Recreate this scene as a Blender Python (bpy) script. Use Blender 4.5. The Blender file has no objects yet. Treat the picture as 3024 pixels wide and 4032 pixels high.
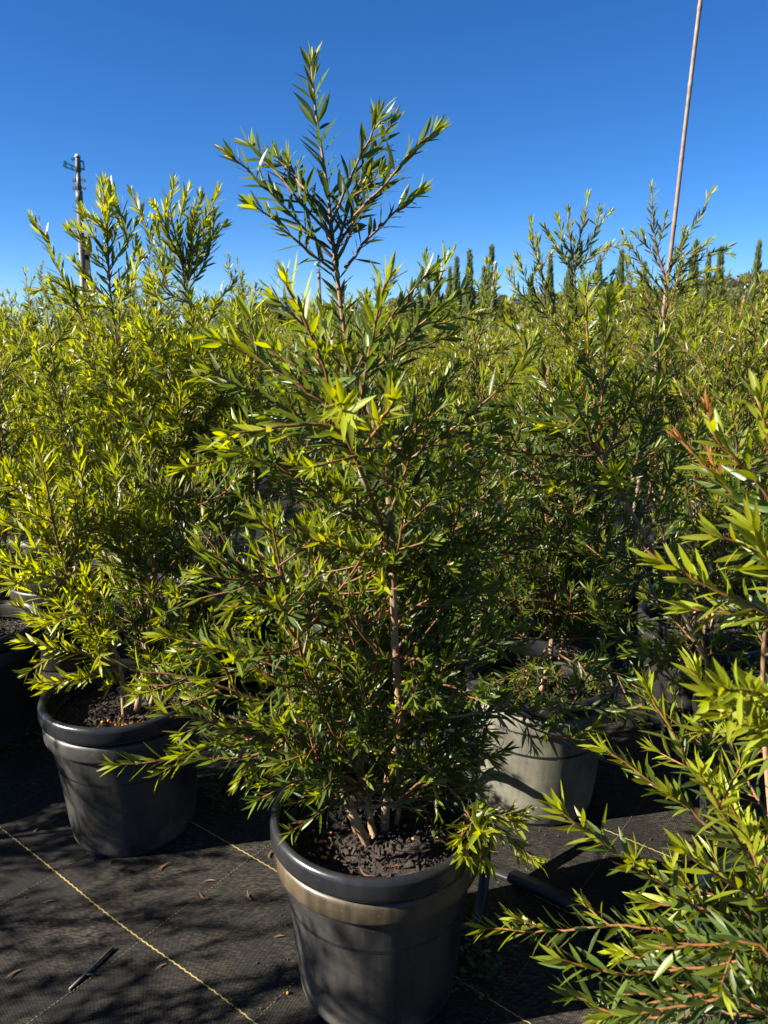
import bpy, math, random
import numpy as np
from mathutils import Vector, Matrix

scene = bpy.context.scene
C = scene.collection
rad = math.radians

# ---------------------------------------------------------------- camera
PITCH, CAM_H = 13.5, 1.22
FPX = 2016 / math.tan(rad(33.65)) / (3024 / 1659)      # focal length in display pixels (1659 x 2212)
cam_d = bpy.data.cameras.new('camera')
cam = bpy.data.objects.new('camera', cam_d)
C.objects.link(cam)
cam.location = (0, 0, CAM_H)
cam.rotation_euler = (rad(90 - PITCH), 0, 0)
cam_d.sensor_fit = 'VERTICAL'
cam_d.sensor_height = 34.6
cam_d.lens = 17.3 / math.tan(rad(33.65))
cam_d.clip_start = 0.05
cam_d.clip_end = 2000
cam_d.dof.use_dof = True
cam_d.dof.focus_distance = 1.55
cam_d.dof.aperture_fstop = 8.0
scene.camera = cam

# ---------------------------------------------------------------- sky, sun, exposure
SUN_EL = rad(31)
SUN_H = Vector((-0.966, -0.25, 0)).normalized()
sun_dir = Vector((SUN_H.x * math.cos(SUN_EL), SUN_H.y * math.cos(SUN_EL), math.sin(SUN_EL)))
w = bpy.data.worlds.new('World')
scene.world = w
w.use_nodes = True
nt = w.node_tree
sky = nt.nodes.new('ShaderNodeTexSky')
sky.sky_type = 'NISHITA'
sky.sun_disc = False
sky.sun_elevation = SUN_EL
sky.sun_rotation = math.atan2(sun_dir.x, sun_dir.y)
sky.altitude = 300
sky.air_density = 0.7
sky.dust_density = 0.0
sky.ozone_density = 8.0
hs = nt.nodes.new('ShaderNodeHueSaturation')
hs.inputs['Saturation'].default_value = 1.13
hs.inputs['Hue'].default_value = 0.503
nt.links.new(sky.outputs[0], hs.inputs['Color'])
bg = nt.nodes['Background']
bg.inputs['Strength'].default_value = 0.050
nt.links.new(hs.outputs[0], bg.inputs['Color'])
sd = bpy.data.lights.new('sun', 'SUN')
sd.energy = 5.0
sd.angle = rad(0.5)
sd.color = (1.0, 0.93, 0.80)
so = bpy.data.objects.new('sun', sd)
so.rotation_euler = (-sun_dir).to_track_quat('-Z', 'Y').to_euler()
so.location = sun_dir * 20
C.objects.link(so)
vs = scene.view_settings
vs.view_transform = 'Standard'
vs.look = 'None'
vs.exposure = 1.75
vs.gamma = 1.0
vs.use_curve_mapping = False

# ---------------------------------------------------------------- helpers
CP, SP = math.cos(rad(PITCH)), math.sin(rad(PITCH))


def ray(x, y):
    u, v = (x - 829.5) / FPX, -(y - 1106) / FPX
    return Vector((u, CP + v * SP, -SP + v * CP))


def at(x, y, Y):
    """point seen in display pixel x, y that stands at world distance Y"""
    r = ray(x, y)
    return np.array((r.x * Y / r.y, Y, CAM_H + r.z * Y / r.y))


def ground(x, y, z=0.006):
    r = ray(x, y)
    t = (z - CAM_H) / r.z
    return np.array((r.x * t, r.y * t, z))


def project(p):
    """world points (n,3) -> display x, y, depth"""
    q = p - np.array((0, 0, CAM_H))
    d = q[:, 1] * CP - q[:, 2] * SP
    up = q[:, 1] * SP + q[:, 2] * CP
    d = np.maximum(d, 1e-3)
    return 829.5 + FPX * q[:, 0] / d, 1106 - FPX * up / d, d


def tag(o, label=None, cat=None, group=None, kind=None):
    if label: o['label'] = label
    if cat: o['category'] = cat
    if group: o['group'] = group
    if kind: o['kind'] = kind
    return o


def link(name, data, parent=None, loc=None):
    o = bpy.data.objects.new(name, data)
    C.objects.link(o)
    if parent is not None: o.parent = parent
    if loc is not None: o.location = loc
    return o


def quads_mesh(name, verts, faces, mat, smooth=True, attrs=None):
    """fast mesh from numpy: verts (n,3), faces (m,k)"""
    verts = np.asarray(verts, np.float32)
    faces = np.asarray(faces, np.int32)
    me = bpy.data.meshes.new(name)
    m, k = faces.shape
    me.vertices.add(len(verts)); me.vertices.foreach_set('co', verts.ravel())
    me.loops.add(m * k); me.loops.foreach_set('vertex_index', faces.ravel())
    me.polygons.add(m)
    me.polygons.foreach_set('loop_start', np.arange(0, m * k, k, dtype=np.int32))
    me.polygons.foreach_set('loop_total', np.full(m, k, np.int32))
    me.polygons.foreach_set('use_smooth', np.full(m, smooth))
    for an, av in (attrs or {}).items():
        a = me.attributes.new(an, 'FLOAT', 'POINT')
        a.data.foreach_set('value', np.asarray(av, np.float32))
    me.update(calc_edges=True)
    if mat: me.materials.append(mat)
    return me


def py_mesh(name, verts, faces, mat, smooth=False):
    me = bpy.data.meshes.new(name)
    me.from_pydata([tuple(v) for v in verts], [], faces)
    me.polygons.foreach_set('use_smooth', [smooth] * len(me.polygons))
    me.update()
    if mat: me.materials.append(mat)
    return me


def lathe(prof, n=72, wob=0.0, seed=0):
    """closed revolved profile [(r, z)...] -> verts, quads"""
    rr = random.Random(seed)
    ph, ph2 = rr.uniform(0, 6), rr.uniform(0, 6)
    V, F = [], []
    for r, z in prof:
        for i in range(n):
            a = 2 * math.pi * i / n
            k = 1 + wob * (math.sin(2 * a + ph) + .5 * math.sin(3 * a + ph2))
            V.append((r * k * math.cos(a), r * k * math.sin(a), z))
    for j in range(len(prof) - 1):
        for i in range(n):
            i2 = (i + 1) % n
            F.append((j * n + i, j * n + i2, (j + 1) * n + i2, (j + 1) * n + i))
    return V, F


def tube(poly, radii, sides=6):
    """tube along polyline (n,3) -> verts (n*sides,3), quads"""
    poly = np.asarray(poly, float); n = len(poly)
    T = np.gradient(poly, axis=0)
    T /= np.linalg.norm(T, axis=1, keepdims=True) + 1e-9
    ref = np.array((0.31, 0.22, 0.92)) if abs(T[0] @ np.array((0.31, 0.22, 0.92))) < .93 else np.array((1., 0, 0))
    V = []
    A = np.cross(T[0], ref); A /= np.linalg.norm(A)
    ang = np.arange(sides) * 2 * math.pi / sides
    for i in range(n):
        A = A - (A @ T[i]) * T[i]; A /= np.linalg.norm(A) + 1e-9
        B = np.cross(T[i], A)
        V.append(poly[i] + radii[i] * (np.cos(ang)[:, None] * A + np.sin(ang)[:, None] * B))
    F = []
    for i in range(n - 1):
        for s in range(sides):
            s2 = (s + 1) % sides
            F.append((i * sides + s, i * sides + s2, (i + 1) * sides + s2, (i + 1) * sides + s))
    return np.concatenate(V), np.array(F)


def spline(pts, step=0.02):
    """Catmull-Rom through pts, resampled"""
    P = np.asarray(pts, float)
    if len(P) == 2: P = np.array([P[0], (P[0] + P[1]) / 2, P[1]])
    E = np.vstack([2 * P[0] - P[1], P, 2 * P[-1] - P[-2]])
    out = []
    for i in range(1, len(E) - 2):
        n = max(2, int(np.linalg.norm(E[i + 1] - E[i]) / step))
        t = np.arange(n)[:, None] / n
        a, b, c, d = E[i - 1], E[i], E[i + 1], E[i + 2]
        out.append(.5 * (2 * b + (c - a) * t + (2 * a - 5 * b + 4 * c - d) * t ** 2 + (3 * b - a - 3 * c + d) * t ** 3))
    out.append(P[-1][None])
    return np.concatenate(out)


# ---------------------------------------------------------------- materials
def new_mat(name):
    m = bpy.data.materials.new(name)
    m.use_nodes = True
    t = m.node_tree
    return m, t, t.nodes['Principled BSDF']


def N(t, kind, **kw):
    n = t.nodes.new('ShaderNode' + kind)
    for k, v in kw.items():
        if k in n.inputs: n.inputs[k].default_value = v
        else: setattr(n, k, v)
    return n


def ramp(t, fac, stops):
    r = t.nodes.new('ShaderNodeValToRGB')
    while len(r.color_ramp.elements) < len(stops): r.color_ramp.elements.new(.5)
    for e, (p, c) in zip(r.color_ramp.elements, stops):
        e.position = p; e.color = (*c, 1)
    t.links.new(fac, r.inputs[0])
    return r


def coords(t, scale=(1, 1, 1), rot=(0, 0, 0)):
    tc = N(t, 'TexCoord')
    mp = N(t, 'Mapping')
    mp.inputs['Scale'].default_value = scale
    mp.inputs['Rotation'].default_value = rot
    t.links.new(tc.outputs['Object'], mp.inputs[0])
    return mp.outputs[0]


def leaf_material(name, dark, mid, young, orange, transl=.36, rough=.36):
    m, t, p = new_mat(name)
    L = t.links.new
    tone = N(t, 'Attribute', attribute_name='tone')
    rnd = N(t, 'Attribute', attribute_name='rnd')
    r = ramp(t, tone.outputs['Fac'], [(0, orange), (.10, orange), (.14, young), (.5, mid), (1, dark)])
    hsv = N(t, 'HueSaturation')
    mr = N(t, 'MapRange'); mr.inputs['To Min'].default_value = .72; mr.inputs['To Max'].default_value = 1.35
    L(rnd.outputs['Fac'], mr.inputs['Value'])
    L(mr.outputs[0], hsv.inputs['Value'])
    mh = N(t, 'MapRange'); mh.inputs['To Min'].default_value = .488; mh.inputs['To Max'].default_value = .510
    L(rnd.outputs['Fac'], mh.inputs['Value'])
    L(mh.outputs[0], hsv.inputs['Hue'])
    L(r.outputs[0], hsv.inputs['Color'])
    nz = N(t, 'TexNoise'); nz.inputs['Scale'].default_value = 160
    tc = N(t, 'TexCoord'); L(tc.outputs['Object'], nz.inputs['Vector'])
    mx = N(t, 'Mix', data_type='RGBA', blend_type='MULTIPLY'); mx.inputs[0].default_value = .35
    L(hsv.outputs[0], mx.inputs[6]); L(nz.outputs['Fac'], mx.inputs[7])
    sp_ = N(t, 'TexNoise'); sp_.inputs['Scale'].default_value = 420; L(tc.outputs['Object'], sp_.inputs['Vector'])
    s1 = N(t, 'MapRange'); s1.inputs['From Min'].default_value = .70; s1.inputs['From Max'].default_value = .76; s1.inputs['To Max'].default_value = .7
    L(sp_.outputs['Fac'], s1.inputs['Value'])
    s2 = N(t, 'MapRange'); s2.inputs['From Min'].default_value = .984; s2.inputs['From Max'].default_value = .988
    L(rnd.outputs['Fac'], s2.inputs['Value'])
    s3 = N(t, 'Math', operation='MAXIMUM'); L(s1.outputs[0], s3.inputs[0]); L(s2.outputs[0], s3.inputs[1])
    mb = N(t, 'Mix', data_type='RGBA'); mb.inputs[7].default_value = (.17, .085, .03, 1)
    L(s3.outputs[0], mb.inputs[0]); L(mx.outputs[2], mb.inputs[6])
    L(mb.outputs[2], p.inputs['Base Color'])
    p.inputs['Roughness'].default_value = rough
    p.inputs['Specular IOR Level'].default_value = .42
    tr = N(t, 'BsdfTranslucent')
    h2 = N(t, 'HueSaturation'); h2.inputs['Hue'].default_value = .485
    h2.inputs['Saturation'].default_value = 1.15; h2.inputs['Value'].default_value = 2.1
    L(hsv.outputs[0], h2.inputs['Color']); L(h2.outputs[0], tr.inputs['Color'])
    ms = N(t, 'MixShader'); ms.inputs[0].default_value = transl
    L(p.outputs[0], ms.inputs[1]); L(tr.outputs[0], ms.inputs[2])
    L(ms.outputs[0], t.nodes['Material Output'].inputs['Surface'])
    return m


M_LEAF = leaf_material('bottlebrush_leaf', (.027, .050, .015), (.086, .124, .020), (.255, .285, .016), (.28, .12, .035), .36, .40)
M_LEAFB = leaf_material('bottlebrush_leaf_distant', (.028, .054, .015), (.088, .124, .020), (.245, .270, .018), (.30, .18, .03))
M_CYP = leaf_material('cypress_leaf', (.075, .105, .038), (.12, .155, .052), (.18, .19, .07), (.16, .13, .07), .25, .6)
M_GUM = leaf_material('gum_leaf', (.060, .070, .028), (.115, .110, .038), (.19, .16, .05), (.17, .10, .04), .25, .55)


def stem_material():
    m, t, p = new_mat('bottlebrush_bark')
    L = t.links.new
    age = N(t, 'Attribute', attribute_name='tone')
    nz = N(t, 'TexNoise'); nz.inputs['Scale'].default_value = 90; nz.inputs['Detail'].default_value = 5
    v = coords(t, (1, 1, .25)); L(v, nz.inputs['Vector'])
    r = ramp(t, age.outputs['Fac'], [(0, (.22, .095, .022)), (.35, (.17, .075, .030)), (.6, (.27, .17, .095)), (1, (.42, .29, .165))])
    mx = N(t, 'Mix', data_type='RGBA', blend_type='MULTIPLY'); mx.inputs[0].default_value = .75
    r2 = ramp(t, nz.outputs['Fac'], [(.3, (.35, .3, .28)), (.65, (1.15, 1.1, 1.05))])
    L(r.outputs[0], mx.inputs[6]); L(r2.outputs[0], mx.inputs[7]); L(mx.outputs[2], p.inputs['Base Color'])
    b = N(t, 'Bump'); b.inputs['Strength'].default_value = .6; b.inputs['Distance'].default_value = .002
    L(nz.outputs['Fac'], b.inputs['Height']); L(b.outputs[0], p.inputs['Normal'])
    p.inputs['Roughness'].default_value = .62
    return m


M_STEM = stem_material()


def plastic_material(name, base, dust, amount, rough=.36):
    m, t, p = new_mat(name)
    L = t.links.new
    v = coords(t)
    n1 = N(t, 'TexNoise'); n1.inputs['Scale'].default_value = 9; n1.inputs['Detail'].default_value = 6; n1.inputs['Roughness'].default_value = .62
    L(v, n1.inputs['Vector'])
    v2 = coords(t, (14, 14, 1.6))
    n2 = N(t, 'TexNoise'); n2.inputs['Scale'].default_value = 3; n2.inputs['Detail'].default_value = 4
    L(v2, n2.inputs['Vector'])
    ad = N(t, 'Math', operation='MULTIPLY_ADD'); ad.inputs[1].default_value = .6
    L(n2.outputs['Fac'], ad.inputs[0]); L(n1.outputs['Fac'], ad.inputs[2])
    r = ramp(t, ad.outputs[0], [(.62, (0, 0, 0)), (1.0, (1, 1, 1))])
    mu = N(t, 'Math', operation='MULTIPLY_ADD'); mu.inputs[1].default_value = amount * 1.25; mu.inputs[2].default_value = amount * .22
    L(r.outputs[0], mu.inputs[0])
    # fine speckle of grit
    n3 = N(t, 'TexNoise'); n3.inputs['Scale'].default_value = 190; n3.inputs['Detail'].default_value = 2
    L(v, n3.inputs['Vector'])
    r3 = ramp(t, n3.outputs['Fac'], [(.66, (0, 0, 0)), (.74, (1, 1, 1))])
    m3 = N(t, 'Math', operation='MULTIPLY_ADD'); m3.inputs[1].default_value = .25
    L(r3.outputs[0], m3.inputs[0]); L(mu.outputs[0], m3.inputs[2])
    # scuffs running round the wall, dried mud splashed up from the mat
    v4 = coords(t, (2.2, 2.2, 90)); n4 = N(t, 'TexNoise'); n4.inputs['Scale'].default_value = 4; n4.inputs['Detail'].default_value = 3; L(v4, n4.inputs['Vector'])
    r4 = ramp(t, n4.outputs['Fac'], [(.66, (0, 0, 0)), (.72, (1, 1, 1))])
    m4 = N(t, 'Math', operation='MULTIPLY_ADD'); m4.inputs[1].default_value = .22; L(r4.outputs[0], m4.inputs[0]); L(m3.outputs[0], m4.inputs[2])
    sz = N(t, 'SeparateXYZ'); L(v, sz.inputs[0])
    z5 = N(t, 'MapRange'); z5.inputs['From Min'].default_value = .0; z5.inputs['From Max'].default_value = .10; z5.inputs['To Min'].default_value = .40; z5.inputs['To Max'].default_value = -.1
    L(sz.outputs['Z'], z5.inputs['Value'])
    a5 = N(t, 'Math', operation='ADD'); L(z5.outputs[0], a5.inputs[0]); L(n1.outputs['Fac'], a5.inputs[1])
    r5 = ramp(t, a5.outputs[0], [(.66, (0, 0, 0)), (.82, (1, 1, 1))])
    m5 = N(t, 'Math', operation='MULTIPLY_ADD'); m5.inputs[1].default_value = .4; L(r5.outputs[0], m5.inputs[0]); L(m4.outputs[0], m5.inputs[2])
    m3 = m5
    mx = N(t, 'Mix', data_type='RGBA'); mx.clamp_factor = True
    mx.inputs[6].default_value = (*base, 1); mx.inputs[7].default_value = (*dust, 1)
    L(m3.outputs[0], mx.inputs[0]); L(mx.outputs[2], p.inputs['Base Color'])
    rr = N(t, 'MapRange'); rr.inputs['To Min'].default_value = rough; rr.inputs['To Max'].default_value = .75
    L(mu.outputs[0], rr.inputs['Value']); L(rr.outputs[0], p.inputs['Roughness'])
    b = N(t, 'Bump'); b.inputs['Strength'].default_value = .25; b.inputs['Distance'].default_value = .002
    L(n2.outputs['Fac'], b.inputs['Height']); L(b.outputs[0], p.inputs['Normal'])
    return m


M_POT = plastic_material('black_pot_plastic', (.010, .010, .012), (.13, .12, .10), .25)
M_RIM = plastic_material('black_rim_plastic', (.010, .011, .014), (.07, .065, .058), .12, .22)
M_COLLAR = plastic_material('dusty_collar_plastic', (.014, .013, .012), (.22, .155, .082), .27)
M_POTPALE = plastic_material('dusty_pale_pot_plastic', (.045, .044, .037), (.175, .163, .125), .75, .5)
M_POTFAR = plastic_material('plain_black_pot_plastic', (.009, .009, .010), (.05, .047, .04), .25)


def simple(name, col, rough=.6, nscale=0, ncol=None, bump=0, spec=.5, metal=0):
    m, t, p = new_mat(name)
    p.inputs['Base Color'].default_value = (*col, 1)
    p.inputs['Roughness'].default_value = rough
    p.inputs['Specular IOR Level'].default_value = spec
    p.inputs['Metallic'].default_value = metal
    if nscale:
        nz = N(t, 'TexNoise'); nz.inputs['Scale'].default_value = nscale; nz.inputs['Detail'].default_value = 6
        t.links.new(coords(t), nz.inputs['Vector'])
        r = ramp(t, nz.outputs['Fac'], [(.35, col), (.68, ncol or col)])
        t.links.new(r.outputs[0], p.inputs['Base Color'])
        if bump:
            b = N(t, 'Bump'); b.inputs['Strength'].default_value = .8; b.inputs['Distance'].default_value = bump
            t.links.new(nz.outputs['Fac'], b.inputs['Height']); t.links.new(b.outputs[0], p.inputs['Normal'])
    return m


M_SOIL = simple('potting_mix', (.012, .008, .006), .95, 60, (.035, .024, .016), .01)
M_CHIP = simple('bark_chip', (.010, .007, .005), .85, 40, (.048, .029, .018), .002)
M_GRAN = simple('orange_granule', (.55, .22, .03), .45, 120, (.66, .30, .05))
M_DRY = simple('dry_leaf', (.12, .05, .022), .6, 60, (.22, .13, .07), .001)
M_ORLEAF = simple('orange_dead_leaf', (.55, .14, .02), .5, 60, (.60, .22, .04))
M_YTHREAD = simple('yellow_marker_thread', (.40, .31, .10), .6, 300, (.22, .17, .07))
M_GTHREAD = simple('faded_marker_thread', (.16, .14, .07), .7, 300, (.07, .06, .04))
M_PIPE = simple('black_poly_pipe', (.010, .011, .013), .38, 20, (.022, .022, .022))
M_CANE = simple('bamboo_cane', (.17, .115, .085), .5, 30, (.27, .20, .15), .001)
M_PVC = simple('grey_pvc_pipe', (.085, .078, .066), .5, 12, (.13, .12, .10))
M_RUSTP = simple('rusty_riser_pipe', (.22, .09, .03), .6, 12, (.28, .13, .05))
M_STEEL = simple('dark_steel_post', (.018, .018, .018), .55, 25, (.04, .035, .03))
M_BLUE = simple('blue_sprinkler_plastic', (.03, .26, .42), .4, 30, (.05, .34, .48))
M_WHITE = simple('pale_sprinkler_cap', (.45, .47, .44), .5, 30, (.6, .6, .56))
M_WEED = leaf_material('weed_leaf', (.03, .06, .025), (.06, .11, .03), (.1, .16, .04), (.1, .16, .04))
M_TRUNK = simple('grey_tree_bark', (.10, .08, .06), .8, 6, (.20, .17, .14), .01)


def mat_material():
    m, t, p = new_mat('woven_weed_mat')
    L = t.links.new
    v = coords(t, rot=(0, 0, rad(37.5)))
    sx = N(t, 'SeparateXYZ'); L(v, sx.inputs[0])

    def wave(sock, per):
        a = N(t, 'Math', operation='MULTIPLY'); a.inputs[1].default_value = 2 * math.pi / per
        L(sock, a.inputs[0])
        b = N(t, 'Math', operation='SINE'); L(a.outputs[0], b.inputs[0])
        return b.outputs[0]
    wx, wy = wave(sx.outputs['X'], .0042), wave(sx.outputs['Y'], .0029)
    pr = N(t, 'Math', operation='MULTIPLY'); L(wx, pr.inputs[0]); L(wy, pr.inputs[1])
    ad = N(t, 'Math', operation='MULTIPLY_ADD'); ad.inputs[1].default_value = .6; L(wx, ad.inputs[0]); L(pr.outputs[0], ad.inputs[2])
    n1 = N(t, 'TexNoise'); n1.inputs['Scale'].default_value = 3.2; n1.inputs['Detail'].default_value = 7; n1.inputs['Roughness'].default_value = .65
    L(v, n1.inputs['Vector'])
    n2 = N(t, 'TexNoise'); n2.inputs['Scale'].default_value = 240; n2.inputs['Detail'].default_value = 2
    v2 = coords(t, (.35, 1, 1), (0, 0, rad(37.5))); L(v2, n2.inputs['Vector'])
    # dust caught in the weave
    dr = ramp(t, n1.outputs['Fac'], [(.38, (.12, .12, .12)), (.66, (1.25, 1.2, 1.15))])
    tr = ramp(t, n2.outputs['Fac'], [(.40, (0, 0, 0)), (.70, (1, 1, 1))])
    d = N(t, 'Math', operation='MULTIPLY'); L(dr.outputs[0], d.inputs[0]); L(tr.outputs[0], d.inputs[1])
    wr = N(t, 'MapRange'); wr.inputs['From Min'].default_value = -1.6; wr.inputs['From Max'].default_value = 1.6
    wr.inputs['To Min'].default_value = .25; wr.inputs['To Max'].default_value = 1
    L(ad.outputs[0], wr.inputs['Value'])
    d2 = N(t, 'Math', operation='MULTIPLY'); L(d.outputs[0], d2.inputs[0]); L(wr.outputs[0], d2.inputs[1])
    mx = N(t, 'Mix', data_type='RGBA')
    mx.inputs[6].default_value = (.007, .007, .007, 1); mx.inputs[7].default_value = (.125, .096, .064, 1)
    L(d2.outputs[0], mx.inputs[0]); L(mx.outputs[2], p.inputs['Base Color'])
    p.inputs['Roughness'].default_value = .62
    p.inputs['Specular IOR Level'].default_value = .2
    b = N(t, 'Bump'); b.inputs['Strength'].default_value = .7; b.inputs['Distance'].default_value = .0016
    hh = N(t, 'Math', operation='ADD'); L(ad.outputs[0], hh.inputs[0]); L(n2.outputs['Fac'], hh.inputs[1])
    L(hh.outputs[0], b.inputs['Height']); L(b.outputs[0], p.inputs['Normal'])
    return m


M_MAT = mat_material()
M_EARTH = simple('dry_grass_earth', (.09, .075, .04), .95, .6, (.13, .14, .06), .02)

# ---------------------------------------------------------------- ground and weed mat
E = 700
gs = link('ground', py_mesh('ground', [(-E, -E, -.01), (E, -E, -.01), (E, E, -.01), (-E, E, -.01)], [(0, 1, 2, 3)], M_EARTH))
tag(gs, kind='structure')


def hz(x, y):
    f = np.clip((3 - np.abs(x)) / .8, 0, 1) * np.clip((5 - y) / 1., 0, 1) * np.clip((y + .8) / .5, 0, 1)
    return .006 + f * (.007 + .0034 * np.sin(5.1 * x + 2.3 * y + 1.2 * np.sin(3 * y)) + .0024 * np.sin(9.7 * y - 6.2 * x + 1) + .0012 * np.sin(23 * x + 15 * y + 2 * np.sin(4 * x)))


xs = np.concatenate([[-24, -16, -10, -6, -4], np.linspace(-3, 3, 151), [4, 6, 10, 16, 24]])
ys = np.concatenate([[-8, -4, -2], np.linspace(-1, 5, 151), [6, 8, 11, 15, 20, 24]])
X, Y = np.meshgrid(xs, ys)
V = np.stack([X, Y, hz(X, Y)], -1).reshape(-1, 3)
nx = len(xs)
F = [(j * nx + i, j * nx + i + 1, (j + 1) * nx + i + 1, (j + 1) * nx + i) for j in range(len(ys) - 1) for i in range(nx - 1)]
mat_o = link('weed_mat', quads_mesh('weed_mat', V, F, M_MAT))
tag(mat_o, kind='structure')

U = np.array((math.cos(rad(-37.5)), math.sin(rad(-37.5))))
W = np.array((-U[1], U[0]))


def thread(off, along, s0, s1, pitch, length, width, amp, mat, name, seed):
    rs = np.random.RandomState(seed)
    d, n = (U, W) if along else (W, U)
    s = np.arange(s0, s1, pitch)
    k = np.where(np.arange(len(s)) % 2 == 0, 1., -1.) * amp
    drift = .004 * np.sin(s * 2.1 + off * 9) + .002 * np.sin(s * 6.3 + off)
    a = d * s[:, None] + n * (off + drift + k)[:, None]
    b = d * (s + length)[:, None] + n * (off + drift - k * .6 + rs.normal(0, .0003, len(s)))[:, None]
    hw = width / 2
    c = np.stack([a - n * hw, b - n * hw, b + n * hw, a + n * hw], 1)
    ok = (c[:, 0, 0] > -2.8) & (c[:, 0, 0] < 2.8) & (c[:, 0, 1] > -.4) & (c[:, 0, 1] < 4.6)
    c = c[ok]
    if not len(c): return
    z = hz(c[..., 0], c[..., 1]) + .0012
    V = np.concatenate([c, z[..., None]], -1).reshape(-1, 3)
    link(name, quads_mesh(name, V, np.arange(len(V)).reshape(-1, 4), mat, False), mat_o)


off0 = float(W @ ground(250, 1985)[:2])
for i in range(-7, 9):
    thread(off0 + .30 * i, True, -4, 4, .0085, .0088, .0029, .0011, M_YTHREAD, 'marker_thread', i + 20)
oc = float(U @ ground(300, 2040)[:2])
for i in range(-9, 9):
    thread(oc + .325 * i, False, -2, 5, .0082, .0046, .0017, .0003, M_GTHREAD, 'faint_marker_thread', i + 60)


# ---------------------------------------------------------------- pots
POT_H = .36


def ring(r_out, r_in, z0, z1, b=.007, nb=4):
    """rounded band profile from inner bottom, round the outside, to inner top"""
    P = [(r_in, z0)]
    for i in range(nb + 1):
        a = -math.pi / 2 + i / nb * math.pi / 2
        P.append((r_out - b + b * math.cos(a), z0 + b + b * math.sin(a)))
    for i in range(nb + 1):
        a = i / nb * math.pi / 2
        P.append((r_out - b + b * math.cos(a), z1 - b + b * math.sin(a)))
    P.append((r_in, z1))
    return P


def pot_meshes(key, mb, mr, mc, seed):
    body = [(.0, .004), (.132, .004), (.140, .0), (.146, .012), (.151, .05), (.164, .20), (.1765, .272)]
    inner = [(.168, .330), (.166, .28), (.157, .20), (.150, .06), (.0, .05)]
    v, f = lathe(body, 80, .004, seed)
    B = py_mesh(key + '_body', v, f, mb, True)
    v, f = lathe(ring(.187, .160, .268, .313, .010), 80, .004, seed)
    K = py_mesh(key + '_collar', v, f, mc, True)
    rim = ring(.193, .176, .316, POT_H, .011)[:-1] + [(.180, POT_H - .001), (.174, POT_H - .006), (.170, .335), (.167, .290), (.165, .2)]
    rim = [(.160, .3125)] + rim
    v, f = lathe(rim, 80, .004, seed)
    R = py_mesh(key + '_rim', v, f, mr, True)
    return B, K, R


def soil_mesh(key, seed, n=26):
    rs = np.random.RandomState(seed)
    V, F = [(0, 0, .0)], []
    ang = 56
    for j in range(1, n + 1):
        for i in range(ang):
            a = 2 * math.pi * i / ang
            r = .168 * j / n
            V.append((r * math.cos(a), r * math.sin(a), rs.normal(0, .0028) + .006 * math.sin(a * 2 + seed) * (j / n) * (1 - j / n) * 3))
    for i in range(ang): F.append((0, 1 + i, 1 + (i + 1) % ang))
    for j in range(n - 1):
        for i in range(ang):
            a, b = 1 + j * ang + i, 1 + j * ang + (i + 1) % ang
            F.append((a, b, b + ang, a + ang))
    return py_mesh(key + '_soil', V, F, M_SOIL, False)


def chips_mesh(key, seed, n=620):
    rs = np.random.RandomState(seed)
    V, F = [], []
    for _ in range(n):
        r = .163 * math.sqrt(rs.rand()); a = rs.rand() * 6.283
        L = rs.uniform(.003, .015); Wd = rs.uniform(.0015, .0055); H = rs.uniform(.001, .003)
        R = Matrix.Rotation(rs.rand() * 6.28, 3, 'Z') @ Matrix.Rotation(rs.normal(0, .35), 3, 'Y') @ Matrix.Rotation(rs.normal(0, .35), 3, 'X')
        o = Vector((r * math.cos(a), r * math.sin(a), rs.uniform(.002, .009)))
        b = len(V)
        for sx_ in (-1, 1):
            for sy_ in (-1, 1):
                for sz_ in (-1, 1):
                    k = rs.uniform(.6, 1.1)
                    V.append(o + R @ Vector((sx_ * L * k / 2, sy_ * Wd * k / 2, sz_ * H / 2)))
        F += [tuple(b + q for q in f) for f in ((0, 1, 3, 2), (4, 6, 7, 5), (0, 4, 5, 1), (2, 3, 7, 6), (0, 2, 6, 4), (1, 5, 7, 3))]
    return py_mesh(key + '_chips', V, F, M_CHIP)


POTS = {
    'front': pot_meshes('front_pot', M_POT, M_RIM, M_COLLAR, 3),
    'plain': pot_meshes('plain_pot', M_POT, M_RIM, M_POT, 8),
    'pale': pot_meshes('pale_pot', M_POTPALE, M_RIM, M_POTPALE, 5),
    'far': pot_meshes('far_pot', M_POTFAR, M_POTFAR, M_POTFAR, 6),
}
SOILS = [soil_mesh('a', 1), soil_mesh('b', 2)]
CHIPS = [chips_mesh('a', 4), chips_mesh('b', 9)]
SOIL_Z = .300
pot_count = 0


def pot(x, y, kind, label, group=None, rot=None, tilt=(0, 0)):
    global pot_count
    z = float(hz(np.array(x), np.array(y))) + .001
    o = link('nursery_pot', None, loc=(x, y, z))
    o.empty_display_size = .1
    o.rotation_euler = (tilt[0], tilt[1], rot if rot is not None else pot_count * 1.3)
    tag(o, label, 'pot', group)
    B, K, R = POTS[kind]
    link('body', B, o); link('collar', K, o); link('rim', R, o)
    s = link('potting_mix', SOILS[pot_count % 2], o, (0, 0, SOIL_Z))
    c = link('bark_chips', CHIPS[pot_count % 2], s)
    c['kind'] = 'stuff'
    pot_count += 1
    return o


# ---------------------------------------------------------------- shrubs
def leaf_template(stations, widths, ratio, bend, fold):
    V = []
    for t, wd in zip(stations, widths):
        hw = wd * ratio / 2
        z = bend * (t ** 2) * -1
        V += [(t, -hw, z + fold * hw), (t, 0, z), (t, hw, z + fold * hw)]
    F = []
    for i in range(len(stations) - 1):
        a = i * 3
        F += [(a, a + 3, a + 4, a + 1), (a + 1, a + 4, a + 5, a + 2)]
    return np.array(V), np.array(F)


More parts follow.
